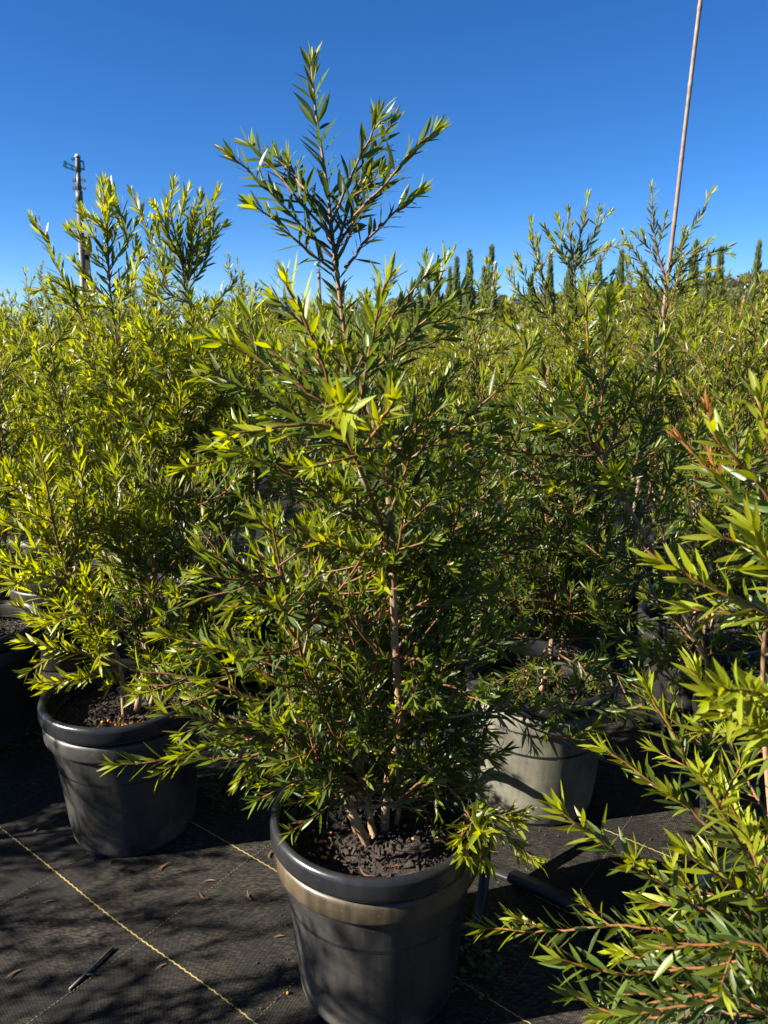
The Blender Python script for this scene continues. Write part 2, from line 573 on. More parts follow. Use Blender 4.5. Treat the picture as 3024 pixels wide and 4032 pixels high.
HI_ST, HI_W = (0, .06, .24, .46, .72, .90, 1), (.10, .20, .72, 1.0, .74, .32, .02)
HI = [leaf_template(HI_ST, HI_W, .165, .10, .35), leaf_template(HI_ST, HI_W, .150, -.06, .25),
      leaf_template(HI_ST, HI_W, .190, .02, .45), leaf_template(HI_ST, HI_W, .160, .20, .2)]
LO = [leaf_template((0, .4, 1), (.15, 1, .05), .19, .06, .3)]


class Shrub:
    def __init__(s, seed):
        s.rs = np.random.RandomState(seed)
        s.r = random.Random(seed)
        s.stems = []           # (branch id, poly, radii, age0, age1)
        s.L = []               # leaf arrays per branch
        s.nb = 0
        s.kind = []            # 'stem' or 'branch'

    def unit(s):
        v = s.rs.normal(size=3); return v / np.linalg.norm(v)

    def new_branch(s, kind='branch'):
        s.kind.append(kind); s.nb += 1
        return s.nb - 1

    def wood(s, bid, poly, r0, r1, a0, a1):
        n = len(poly)
        s.stems.append((bid, poly, np.linspace(r0, r1, n), a0, a1))

    def leaves(s, bid, poly, f0=.1, f1=1., sp=.0085, ll=.054, young=.25, tuft=7, bud=False, spread=1.):
        """leaves in a spiral on poly from fraction f0 to the tip; the last ones crowd into a tuft"""
        rs = s.rs
        sp, ll = sp * .78, ll * .90
        seg = np.linalg.norm(np.diff(poly, axis=0), axis=1)
        cum = np.concatenate([[0], np.cumsum(seg)])
        tot = cum[-1]
        n = max(1, int((f1 - f0) * tot / sp))
        d = f0 * tot + (np.arange(n) + rs.uniform(-.35, .35, n)) * sp
        d = np.clip(d, 0, tot)
        if tuft:
            d = np.concatenate([d, tot - rs.uniform(0, .012, tuft)])
        n = len(d)
        pos = np.stack([np.interp(d, cum, poly[:, k]) for k in range(3)], 1)
        q = np.clip(d + .008, 0, tot); q0 = np.clip(d - .008, 0, tot)
        T = np.stack([np.interp(q, cum, poly[:, k]) - np.interp(q0, cum, poly[:, k]) for k in range(3)], 1)
        T /= np.linalg.norm(T, axis=1, keepdims=True) + 1e-9
        A = np.cross(T, np.array((.37, .61, .70))); A /= np.linalg.norm(A, axis=1, keepdims=True) + 1e-9
        B = np.cross(T, A)
        ph = np.arange(n) * 2.39996 + rs.uniform(0, 6.28) + rs.normal(0, .35, n)
        Rv = np.cos(ph)[:, None] * A + np.sin(ph)[:, None] * B
        e = tot - d
        near = np.exp(-e / .035)
        ang = np.radians(spread * (46 - 26 * near + rs.normal(0, 11, n)))
        ang = np.clip(ang, .12, 1.6)
        D = np.cos(ang)[:, None] * T + np.sin(ang)[:, None] * Rv
        D[:, 2] += .10
        D += rs.normal(0, .06, (n, 3))
        D /= np.linalg.norm(D, axis=1, keepdims=True)
        Nn = T + rs.normal(0, .45, (n, 3)) + np.array((0, 0, .15))
        Nn -= (Nn * D).sum(1, keepdims=True) * D
        Nn /= np.linalg.norm(Nn, axis=1, keepdims=True) + 1e-9
        ln = ll * (1 - .30 * near) * rs.uniform(.72, 1.2, n)
        tone = .98 - (.35 + young) * np.exp(-e / (.05 + .10 * young)) - rs.uniform(0, .35, n) ** 1.5
        tone -= .18 * young
        tone = np.clip(tone, .16, 1)
        if bud:
            tone = np.where(e < .03, .05, tone); ln = np.where(e < .03, ln * .6, ln)
        s.L.append((np.full(n, bid), pos, D, Nn, ln, tone, rs.rand(n), rs.randint(0, 4, n)))

    def path(s, p, d, length, up=.25, wob=.10, step=.022):
        n = max(3, int(length / step))
        P = [np.array(p, float)]
        d = np.array(d, float); d /= np.linalg.norm(d)
        for i in range(n):
            d = d + np.array((0, 0, up * step / .15)) + s.rs.normal(0, wob * .35, 3)
            d /= np.linalg.norm(d)
            P.append(P[-1] + d * length / n)
        return np.array(P)

    def twigs(s, bid, poly, n, l0, l1, f0=.15, f1=.9, sp=.009, ll=.05, young=.25, ang=(30, 60), up=.3, r=.0016, sub=0, dir_bias=None, bud=.0):
        for k in range(n):
            f = f0 + (f1 - f0) * (k + s.rs.rand()) / n
            i = int(f * (len(poly) - 1))
            T = poly[min(i + 1, len(poly) - 1)] - poly[max(i - 1, 0)]
            T = T / (np.linalg.norm(T) + 1e-9)
            R = np.cross(T, s.unit()); R /= np.linalg.norm(R) + 1e-9
            if dir_bias is not None: R = R + dir_bias; R /= np.linalg.norm(R)
            a = rad(s.rs.uniform(*ang))
            ln = s.rs.uniform(l0, l1)
            q = s.path(poly[i], math.cos(a) * T + math.sin(a) * R, ln, up)
            s.wood(bid, q, r, r * .6, .30, .0)
            s.leaves(bid, q, .08, 1, sp, ll, young, 6, bud=s.rs.rand() < bud)
            if sub: s.twigs(bid, q, sub, l0 * .5, l1 * .55, .2, .8, sp, ll * .9, young, ang, up, r * .8)

    def limb(s, pts, r0=.004, r1=.0018, f0=.15, sp=.0085, ll=.054, young=.25, tw=0, tl=(.05, .12), age=.45, bud=False, spread=1., bid=None, up=.3):
        poly = spline(pts)
        poly[1:-1] += s.rs.normal(0, .0012, (len(poly) - 2, 3))
        b = s.new_branch() if bid is None else bid
        s.wood(b, poly, r0, r1, age, .0)
        s.leaves(b, poly, f0, 1, sp, ll, young, 7, bud, spread)
        if tw: s.twigs(b, poly, tw, tl[0], tl[1], .15, .85, sp, ll * .92, young, up=up)
        return poly

    def trunk(s, pts, r0=.011, r1=.004, age0=1., age1=.5):
        poly = spline(pts)
        b = s.new_branch('stem')
        s.wood(b, poly, r0, r1, age0, age1)
        return b, poly

    def fill(s, poly, n, l0, l1, f0=.1, f1=.95, tw=3, ll=.05, sp=.0095, young=.2, ang=(40, 80), up=.35, r=.0028, tl=(.05, .12), bias=None, bud=0.):
        """side branches all round a stem, each with its own twigs"""
        for k in range(n):
            f = f0 + (f1 - f0) * (k + s.rs.rand()) / n
            i = min(int(f * (len(poly) - 1)), len(poly) - 2)
            T = poly[i + 1] - poly[i]; T = T / (np.linalg.norm(T) + 1e-9)
            az = k * 2.4 + s.rs.normal(0, .4)
            R = np.array((math.cos(az), math.sin(az), 0))
            if bias is not None: R = R + np.array(bias)
            R -= (R @ T) * T; R /= np.linalg.norm(R) + 1e-9
            a = rad(s.rs.uniform(*ang))
            q = s.path(poly[i], math.cos(a) * T + math.sin(a) * R, s.rs.uniform(l0, l1) * (1.1 - .35 * f), up)
            b = s.new_branch()
            s.wood(b, q, r, r * .55, .5, .0)
            s.leaves(b, q, .12, 1, sp, ll, young, 7, bud=s.rs.rand() < bud)
            if tw: s.twigs(b, q, tw, tl[0], tl[1], .12, .85, sp, ll * .9, young, up=up)

    def prune(s, poly, y0, y1, w_):
        """leave the stem bare between two heights: drop leaves that hang right before it"""
        sx_, sy_, sd_ = project(poly)
        o_ = np.argsort(sy_)
        for n_, l in enumerate(s.L):
            x_, y_, d_ = project(l[1] + l[2] * (l[4] * .5)[:, None])
            tx, td = np.interp(y_, sy_[o_], sx_[o_]), np.interp(y_, sy_[o_], sd_[o_])
            keep = ~((y_ > y0) & (y_ < y1) & (np.abs(x_ - tx) < w_) & (d_ < td) & (s.rs.rand(len(x_)) < .93))
            s.L[n_] = tuple(q[keep] for q in l)

    def sun_gap(s, poly, z0, z1, w_, p_):
        """thin the foliage on the sunny side of a stem so that light reaches it"""
        sh = np.array((sun_dir.x, sun_dir.y)); hh = float(sh @ sh)
        for n_, l in enumerate(s.L):
            c = l[1] + l[2] * (l[4] * .5)[:, None]
            zc = np.full(len(c), (z0 + z1) / 2)
            for _ in range(3):
                tx, ty = np.interp(zc, poly[:, 2], poly[:, 0]), np.interp(zc, poly[:, 2], poly[:, 1])
                t_ = ((c[:, 0] - tx) * sh[0] + (c[:, 1] - ty) * sh[1]) / hh
                zc = c[:, 2] - t_ * sun_dir.z
            dist = np.hypot(c[:, 0] - tx - t_ * sh[0], c[:, 1] - ty - t_ * sh[1])
            keep = ~((t_ > .01) & (zc > z0) & (zc < z1) & (dist < w_) & (s.rs.rand(len(c)) < p_))
            s.L[n_] = tuple(q[keep] for q in l)

    def sun_spots(s, pts, w_, p_, t0=.07):
        """open small gaps in the crown along the sun's path to given points"""
        sd_ = np.array(sun_dir)
        for n_, l in enumerate(s.L):
            c = l[1] + l[2] * (l[4] * .5)[:, None]
            hit = np.zeros(len(c), bool)
            for q in pts:
                t_ = (c - q) @ sd_
                hit |= (t_ > t0) & (np.linalg.norm(c - q - t_[:, None] * sd_, axis=1) < w_)
            keep = ~(hit & (s.rs.rand(len(c)) < p_))
            s.L[n_] = tuple(q_[keep] for q_ in l)

    def pack(s):
        A = [np.concatenate([l[k] for l in s.L]) for k in range(8)]
        return A


def leaf_geo(pos, D, Nn, ln, tone, rnd, tv, temps):
    """merge leaves into one vertex/face block"""
    B = np.cross(Nn, D)
    VV, FF, TT, RR = [], [], [], []
    base = 0
    for k, (tv_, tf) in enumerate(temps):
        m = (tv % len(temps)) == k
        c = int(m.sum())
        if not c: continue
        P, d, b, n_, l = pos[m], D[m], B[m], Nn[m], ln[m]
        v = P[:, None] + l[:, None, None] * (tv_[None, :, 0:1] * d[:, None] + tv_[None, :, 1:2] * b[:, None] + tv_[None, :, 2:3] * n_[:, None])
        nv = tv_.shape[0]
        f = tf[None] + (np.arange(c) * nv)[:, None, None] + base
        VV.append(v.reshape(-1, 3)); FF.append(f.reshape(-1, 4))
        TT.append(np.repeat(tone[m], nv)); RR.append(np.repeat(rnd[m], nv))
        base += c * nv
    return np.concatenate(VV), np.concatenate(FF), np.concatenate(TT), np.concatenate(RR)


def wood_mesh(name, parts, sides, origin):
    VV, FF, TT = [], [], []
    base = 0
    for _, poly, rr, a0, a1 in parts:
        v, f = tube(poly - origin, rr, sides)
        VV.append(v); FF.append(f + base); TT.append(np.repeat(np.linspace(a0, a1, len(poly)), sides)); base += len(v)
    return quads_mesh(name, np.concatenate(VV), np.concatenate(FF), M_STEM, True, {'tone': np.concatenate(TT)})


LEAF_CACHE = {}


def leaf_mesh(shape, tone, rnd):
    k = (shape, int(round(tone * 8)) if tone > .1 else 0, int(rnd * 3))
    if k not in LEAF_CACHE:
        v, f = HI[shape]
        nv = len(v)
        LEAF_CACHE[k] = quads_mesh('leaf', v, f, M_LEAF, True,
                                   {'tone': np.full(nv, max(k[1] / 8, .16) if k[1] else .05), 'rnd': np.full(nv, (k[2] + .5) / 3)})
    return LEAF_CACHE[k]


NEAR = []      # near shrubs whose larger leaves become objects of their own


def build_near(s, origin, label, group=None):
    o = link('bottlebrush_shrub', None, loc=tuple(origin))
    o.empty_display_size = .1
    tag(o, label, 'shrub', group)
    NEAR.append((s, np.array(origin, float), o))
    return o


def finish_near():
    packs = [s.pack() for s, _, _ in NEAR]
    # which leaves show: in frame and frontmost in a coarse grid
    cell = {}
    info = []
    for A in packs:
        c = A[1] + A[2] * (A[4] * .5)[:, None]
        px, py, dep = project(c)
        gx, gy = (px // 9).astype(int), (py // 9).astype(int)
        info.append((c, px, py, dep, gx, gy))
        for a, b, d in zip(gx, gy, dep):
            k = (a, b)
            if d < cell.get(k, 1e9): cell[k] = d
    for (s, org, o), A, (c, px, py, dep, gx, gy) in zip(NEAR, packs, info):
        bid, pos, D, Nn, ln, tone, rnd, tv = A
        view = c - np.array((0, 0, CAM_H)); view /= np.linalg.norm(view, axis=1, keepdims=True)
        area = (np.abs((Nn * view).sum(1)) * .8 + .12) * ln ** 2 / dep ** 2
        front = np.array([dep[i] < cell[(gx[i], gy[i])] + .02 for i in range(len(dep))])
        vis = front & (px > 4) & (px < 1655) & (py > 4) & (py < 2208)
        score = np.where(vis, area, -1)
        pick = np.argsort(-score)[:300]
        pick = pick[score[pick] > 0]
        single = np.zeros(len(dep), bool); single[pick] = True
        bobj = {}
        for b in range(s.nb):
            parts = [w_ for w_ in s.stems if w_[0] == b]
            if not parts: continue
            bobj[b] = link(s.kind[b], wood_mesh(s.kind[b], parts, 7 if s.kind[b] == 'stem' else 5, org), o)
        B = np.cross(Nn, D)
        for i in pick:
            me = leaf_mesh(int(tv[i]), float(tone[i]), min(float(rnd[i]), .999))
            lo = link('leaf', me, bobj[int(bid[i])])
            l = float(ln[i])
            p = pos[i] - org
            lo.matrix_basis = Matrix(((D[i][0] * l, B[i][0] * l, Nn[i][0] * l, p[0]),
                                      (D[i][1] * l, B[i][1] * l, Nn[i][1] * l, p[1]),
                                      (D[i][2] * l, B[i][2] * l, Nn[i][2] * l, p[2]), (0, 0, 0, 1)))
        r = ~single
        v, f, t, q = leaf_geo(pos[r] - org, D[r], Nn[r], ln[r], tone[r], rnd[r], tv[r], HI)
        fo = link('foliage', quads_mesh('foliage', v, f, M_LEAF, True, {'tone': t, 'rnd': q}), o)
        fo['kind'] = 'stuff'
        print('near shrub', o['label'][:40], 'leaves', len(dep), 'single', len(pick), 'branches', s.nb)


def px(pts, Y0, Y1=None):
    """display pixels -> points, distance running from Y0 (first) to Y1 (last)"""
    Y1 = Y0 if Y1 is None else Y1
    n = len(pts)
    return [at(p[0], p[1], Y0 + (Y1 - Y0) * i / max(1, n - 1)) for i, p in enumerate(pts)]


# ---- the tall shrub in the front pot
S0X, S0Y = -.012, 1.226
pot(S0X, S0Y, 'front', 'black ringed nursery pot with tan dusty lower ring holding the tallest spindly shrub', rot=2.0)
s = Shrub(11)
base = np.array((S0X, S0Y, .30))
b0, lead = s.trunk([(S0X + .012, S0Y + .02, .29)] + px([(838, 1690), (862, 1560), (853, 1390), (848, 1230)], S0Y + .01, S0Y - .01), .0085, .0065, 1., .85)
b1, lead2 = s.trunk(px([(848, 1230), (838, 1060), (812, 930), (770, 800), (745, 720), (738, 678), (730, 611), (723, 558), (717, 499), (708, 413), (694, 320), (682, 241), (672, 135)], S0Y - .01, S0Y + .10), .0062, .0016, .7, .02)
s.leaves(b1, lead2, .42, 1, .0064, .050, .25, 10)
b2, front = s.trunk(px([(849, 1232), (832, 1160), (813, 1103), (793, 1050), (773, 1001), (746, 938), (728, 880)], S0Y - .01, S0Y - .17), .0046, .0024, .45, .25)
s.leaves(b2, front, .15, 1, .011, .052, .5, 10)
b3, left2 = s.trunk([(S0X - .03, S0Y + .01, .29)] + px([(712, 1640), (672, 1500), (648, 1400), (625, 1300), (605, 1220), (588, 1135)], S0Y - .0, S0Y - .08), .0055, .0018, .75, .05)
s.leaves(b3, left2, .35, 1, .009, .052, .35)
b4, low3 = s.trunk([(S0X + .0, S0Y - .01, .29)] + px([(775, 1660), (752, 1560), (738, 1460), (720, 1330), (712, 1210), (700, 1120)], S0Y + .05, S0Y + .06), .0075, .0022, 1., .3)
s.leaves(b4, low3, .45, 1, .010, .05, .2)
b5, stub = s.trunk([(S0X - .012, S0Y - .012, .29)] + px([(742, 1712), (733, 1688)], S0Y - .03), .0085, .0075, 1., 1.)
b6, right4 = s.trunk([(S0X + .03, S0Y + .03, .29)] + px([(880, 1640), (905, 1480), (930, 1330), (950, 1200), (985, 1090)], S0Y + .06, S0Y + .16), .0055, .0018, .8, .05)
s.leaves(b6, right4, .35, 1, .010, .05, .15)


def zt(*z):   # first close-up -> display pixels
    return [(438.9 + a * .3307, 82.3 + b * .3307) for a, b in z]


Yt = S0Y + .06
top = [zt((855, 1520), (700, 1400), (600, 1310), (480, 1200), (340, 1100)), zt((845, 1430), (680, 1260), (520, 1100), (400, 970), (280, 860), (185, 775)),
       zt((835, 1340), (740, 1190), (600, 1030), (490, 890), (390, 790), (295, 690)), zt((825, 1280), (700, 1060), (600, 920), (520, 830), (470, 760)),
       zt((690, 1040), (620, 930), (560, 810)), zt((870, 1350), (930, 1280), (1010, 1150), (1070, 960), (1100, 880)),
       zt((840, 1200), (930, 980), (1000, 830), (1080, 660), (1150, 500)), zt((905, 1400), (1000, 1160), (1080, 1060), (1200, 940), (1300, 810), (1420, 680), (1510, 610)),
       zt((925, 1500), (1050, 1350), (1170, 1220), (1290, 1100), (1400, 1020)), zt((865, 1370), (960, 1100), (1060, 850), (1170, 680), (1230, 560)),
       zt((985, 1030), (1090, 950), (1170, 880))]
for k, q in enumerate(top):
    dz = (-.08, -.05, .04, .09, .02, .10, -.04, -.07, .03, .08, -.02)[k]
    s.limb(px(q, Yt - .012 * (k % 3), Yt + dz), .0026, .0013, .12, .0070, .050, .22, 0, age=.3)
# near sprays that lean out towards the viewer
s.limb(px([(728, 885), (700, 800), (672, 720), (630, 640), (618, 610)], S0Y - .17, S0Y - .26), .0028, .0016, .05, .0075, .060, .75, 0, age=.2)
s.limb(px([(775, 905), (790, 800), (812, 690), (835, 605)], S0Y - .12, S0Y - .17), .0028, .0016, .12, .0085, .058, .5, 0, age=.2)
s.limb(px([(760, 900), (745, 890), (732, 872)], S0Y - .2, S0Y - .36), .0026, .0018, .1, .0075, .056, .8, 0, age=.2)
s.limb(px([(790, 960), (830, 900), (852, 862)], S0Y - .16, S0Y - .28), .0026, .0018, .3, .008, .054, .95, 0, age=.2)
s.limb(px([(748, 940), (690, 918), (600, 925), (490, 941)], S0Y - .17, S0Y - .30), .0028, .0016, .05, .0105, .052, .65, 0, age=.2)
s.limb(px([(768, 985), (720, 1000), (668, 1012)], S0Y - .13, S0Y - .22), .0022, .0014, .1, .010, .048, .6, 0, age=.2)
s.limb(px([(720, 880), (640, 830), (560, 780), (480, 738)], S0Y - .14, S0Y - .14), .0028, .0015, .05, .0085, .056, .4, 2, age=.2)
s.limb(px([(745, 800), (690, 740), (640, 690), (590, 640)], S0Y, S0Y - .06), .0026, .0015, .1, .0085, .054, .35, 1, age=.2)
s.limb(px([(752, 780), (820, 720), (880, 640), (925, 590)], S0Y + .04, S0Y + .02), .0026, .0015, .1, .0085, .052, .2, 1, age=.3)
s.limb(px([(770, 820), (850, 760), (910, 700), (965, 660)], S0Y + .02, S0Y + .0), .0026, .0015, .1, .0085, .052, .2, 1, age=.3)
s.limb(px([(800, 900), (700, 820), (600, 770), (500, 700)], S0Y + .04, S0Y + .08), .0026, .0015, .1, .0085, .054, .2, 2, age=.3)
s.limb(px([(815, 1000), (720, 960), (610, 880), (450, 800)], S0Y + .0, S0Y - .04), .0030, .0015, .08, .0085, .054, .25, 4, age=.4)
s.limb(px([(826, 1060), (700, 1040), (580, 990), (455, 965)], S0Y + .0, S0Y - .06), .0030, .0015, .08, .0085, .052, .3, 4, age=.4)
s.limb(px([(830, 1000), (900, 900), (950, 850), (985, 800)], S0Y + .02, S0Y + .06), .0026, .0015, .1, .0085, .052, .15, 3, age=.3)
s.limb(px([(838, 1090), (940, 1010), (1010, 960), (1075, 930)], S0Y + .02, S0Y + .06), .0028, .0015, .1, .0085, .052, .15, 3, age=.3)
s.limb(px([(848, 1225), (920, 1190), (1000, 1160), (1080, 1140)], S0Y + .0, S0Y - .02), .0030, .0015, .1, .0085, .052, .2, 4, age=.4)
s.limb(px([(850, 1240), (930, 1150), (1010, 1060), (1060, 980)], S0Y + .04, S0Y + .12), .0034, .0018, .1, .009, .050, .12, 3, age=.8)
s.limb(px([(846, 1235), (790, 1200), (740, 1185), (690, 1170)], S0Y - .03, S0Y - .15), .0028, .0016, .1, .008, .048, .85, 3, (.05, .09), age=.3)
s.limb(px([(846, 1290), (838, 1275), (826, 1262)], S0Y - .03, S0Y - .16), .0024, .0018, .3, .007, .052, .6, 0, age=.3)
s.limb(px([(640, 1330), (560, 1260), (500, 1225), (440, 1188)], S0Y - .05, S0Y - .14), .0028, .0015, .08, .0075, .054, .4, 4, age=.35)
s.limb(px([(650, 1390), (600, 1330), (545, 1290), (500, 1320)], S0Y - .03, S0Y - .1), .0026, .0015, .08, .0075, .052, .3, 4, age=.35)
s.limb(px([(668, 1480), (600, 1440), (480, 1400), (352, 1372)], S0Y - .02, S0Y - .05), .0030, .0015, .08, .0075, .052, .35, 5, age=.4)
s.limb(px([(680, 1540), (560, 1510), (430, 1470), (280, 1445)], S0Y - .03, S0Y - .08), .0032, .0015, .08, .0075, .052, .4, 6, age=.4)
s.limb(px([(690, 1560), (600, 1610), (500, 1640), (400, 1640), (250, 1652)], S0Y - .02, S0Y - .07), .0030, .0015, .1, .0085, .050, .45, 2, (.03, .06), age=.45, up=0)
s.limb(px([(700, 1600), (560, 1580), (450, 1560), (350, 1540)], S0Y - .05, S0Y - .12), .0030, .0015, .1, .0075, .050, .35, 5, age=.45)
s.limb(px([(795, 1735), (735, 1690), (640, 1690), (555, 1728)], S0Y - .05, S0Y - .12), .0030, .0016, .15, .0085, .052, .1, 2, (.03, .06), age=.6, up=0)
s.limb(px([(790, 1740), (740, 1745), (700, 1710), (650, 1650)], S0Y - .06, S0Y - .12), .0026, .0016, .1, .010, .050, .15, 2, age=.6)
s.limb(px([(800, 1745), (850, 1735), (890, 1700), (910, 1690)], S0Y - .06, S0Y - .1), .0026, .0016, .1, .010, .048, .15, 2, (.03, .06), age=.6)
s.limb(px([(862, 1565), (1000, 1545), (1150, 1532), (1280, 1533), (1395, 1530)], S0Y + .0, S0Y + .02), .0034, .0016, .15, .0105, .050, .3, 4, (.06, .14), age=.8, up=0)
s.limb(px([(1090, 1540), (1180, 1585), (1260, 1600), (1340, 1640)], S0Y + .01, S0Y - .02), .0024, .0014, .1, .0095, .048, .4, 2, (.04, .08), age=.4, up=0)
s.limb(px([(860, 1600), (950, 1680), (1005, 1740), (1030, 1790)], S0Y - .01, S0Y - .08), .0032, .0018, .3, .010, .050, .25, 4, (.05, .09), age=.8, up=.1)
s.limb(px([(1020, 1750), (1060, 1775), (1110, 1820), (1130, 1850)], S0Y - .06, S0Y - .08), .0022, .0014, .1, .0075, .046, .4, 2, (.03, .06), age=.4, up=0)
for q, d1 in (([(1000, 1735), (1025, 1775), (1040, 1800)], -.20), ([(1005, 1740), (1030, 1790), (1045, 1835), (1050, 1862)], -.12), ([(1010, 1745), (1060, 1765), (1090, 1765), (1115, 1775)], -.10), ([(1000, 1735), (1010, 1790), (1005, 1830), (1000, 1850)], -.15)):
    s.limb(px(q, S0Y - .05, S0Y + d1), .0022, .0014, .15, .0075, .054, .5, 2, (.03, .06), age=.4, up=.05)
s.limb(px([(860, 1480), (960, 1420), (1050, 1390), (1120, 1400)], S0Y + .02, S0Y + .05), .0030, .0015, .1, .009, .050, .15, 4, age=.5)
s.limb(px([(858, 1400), (930, 1330), (1010, 1290), (1090, 1270)], S0Y + .02, S0Y - .02), .0030, .0015, .1, .009, .050, .15, 4, age=.5)
for q, d0, d1 in (([(770, 1735), (720, 1720), (670, 1700), (610, 1660)], .02, .0), ([(840, 1720), (900, 1690), (960, 1660), (1020, 1650)], .06, .10), ([(850, 1710), (920, 1720), (980, 1730), (1040, 1760)], .05, .04),
                  ([(760, 1700), (730, 1650), (700, 1640), (640, 1620)], .06, .08), ([(800, 1740), (790, 1700), (770, 1660), (740, 1640)], -.06, -.1), ([(820, 1730), (850, 1690), (880, 1660), (930, 1620)], -.03, -.05)):
    s.limb(px(q, S0Y + d0, S0Y + d1), .0024, .0014, .1, .0085, .050, .15, 4, (.04, .09), age=.5, up=.15)
s.fill(lead, 16, .16, .30, .30, 1., 4, .048, .0085, .15)
for q, d0, d1 in (([(745, 1700), (690, 1640), (620, 1600), (560, 1560)], -.03, -.1), ([(840, 1690), (900, 1640), (970, 1600), (1040, 1570)], .02, .04), ([(760, 1640), (720, 1580), (690, 1500), (660, 1440)], -.08, -.14),
                  ([(780, 1660), (800, 1580), (780, 1500), (770, 1430)], -.06, -.13), ([(862, 1560), (900, 1500), (960, 1480), (1010, 1500)], -.02, -.08), ([(740, 1560), (660, 1560), (590, 1620), (545, 1680)], -.06, -.12),
                  ([(770, 1690), (710, 1660), (660, 1630), (600, 1650)], -.08, -.15), ([(855, 1430), (800, 1390), (760, 1340), (730, 1290)], -.05, -.14), ([(862, 1520), (930, 1560), (1000, 1600), (1060, 1640)], .03, .06)):
    s.limb(px(q, S0Y + d0, S0Y + d1), .0026, .0014, .1, .0082, .050, .18, 3, (.05, .11), age=.5)
s.fill(lead2, 15, .18, .32, .0, .34, 4, .052, .009, .25)
s.fill(left2, 19, .16, .28, .12, .95, 4, .048, .0085, .25)
s.fill(low3, 22, .16, .30, .12, .95, 4, .048, .0085, .2)
s.fill(right4, 15, .16, .28, .2, .95, 4, .048, .009, .12)
s.prune(lead, 1235, 1580, 13)
s.sun_gap(lead, .42, .80, .028, .78)
s.sun_spots([at(a_, b_, S0Y + c_) for a_, b_, c_ in ((1040, 1790, -.07), (1070, 1780, -.07), (1110, 1820, -.08), (1010, 1750, -.05), (740, 1200, -.13), (830, 1262, -.15), (1200, 1533, .01), (1290, 1533, .02), (1380, 1532, .02),
             (1280, 1605, -.01), (780, 1720, -.03), (740, 1700, -.03), (830, 1700, .01), (1060, 1145, -.02), (930, 1330, .0), (960, 1480, -.05))], .024, .72)
build_near(s, (S0X, S0Y, .30), 'tallest bottlebrush shrub with spindly open leader against the sky, in the tan-ringed pot')

# ---- bushy shrub in the left pot
S1X, S1Y = -.624, 1.70
pot(S1X, S1Y, 'plain', 'black ringed nursery pot with a heap of orange fertiliser granules on its soil', rot=.6)
s = Shrub(23)
_, a = s.trunk([(S1X + .02, S1Y, .29)] + px([(318, 1390), (335, 1280), (335, 1180), (318, 1060)], S1Y + .02, S1Y + .05), .008, .002, 1., .2)
_, b = s.trunk([(S1X + .0, S1Y - .02, .29)] + px([(255, 1420), (200, 1360), (150, 1250), (125, 1173), (103, 1062), (86, 975)], S1Y - .03, S1Y - .10), .006, .0018, .8, .05)
s.leaves(s.nb - 1, b, .35, 1, .008, .056, .9)
_, c = s.trunk([(S1X + .04, S1Y + .03, .29)] + px([(370, 1380), (400, 1260), (420, 1150), (415, 1040)], S1Y + .05, S1Y + .12), .006, .0018, .8, .05)
for q, y1, yg in (([(215, 1400), (193, 1362), (189, 1298), (183, 1240)], -.12, .95), ([(335, 1230), (315, 1170), (308, 1130), (302, 1096)], -.05, .9),
                  ([(270, 1450), (200, 1420), (130, 1402), (45, 1385)], -.10, .9), ([(280, 1480), (220, 1455), (160, 1465), (103, 1488)], -.13, .9),
                  ([(180, 1300), (120, 1250), (60, 1220), (15, 1205)], -.10, .9), ([(150, 1250), (90, 1180), (40, 1140), (10, 1120)], -.06, .8),
                  ([(200, 1370), (190, 1200), (180, 1080), (170, 990)], -.02, .6), ([(140, 1230), (170, 1160), (160, 1080), (150, 1050)], -.12, .8),
                  ([(330, 1260), (260, 1180), (230, 1100), (215, 1040)], .0, .3), ([(270, 1440), (330, 1420), (400, 1400), (450, 1440)], -.02, .4),
                  ([(130, 1200), (60, 1090), (30, 1040), (20, 1010)], -.06, .8), ([(250, 1430), (150, 1350), (80, 1330), (40, 1310)], -.08, .8)):
    s.limb(px(q, S1Y - .02, S1Y + y1), .0028, .0015, .1, .0075, .055, yg, 3, (.05, .10), age=.35)
s.fill(a, 18, .16, .28, .1, .95, 4, .05, .009, .3)
s.fill(b, 10, .14, .24, .15, .8, 3, .052, .009, .7)
s.fill(c, 14, .16, .28, .15, .95, 4, .05, .009, .2)
build_near(s, (S1X, S1Y, .30), 'low bushy bottlebrush shrub with bright yellow-green tips above the granule-strewn pot')

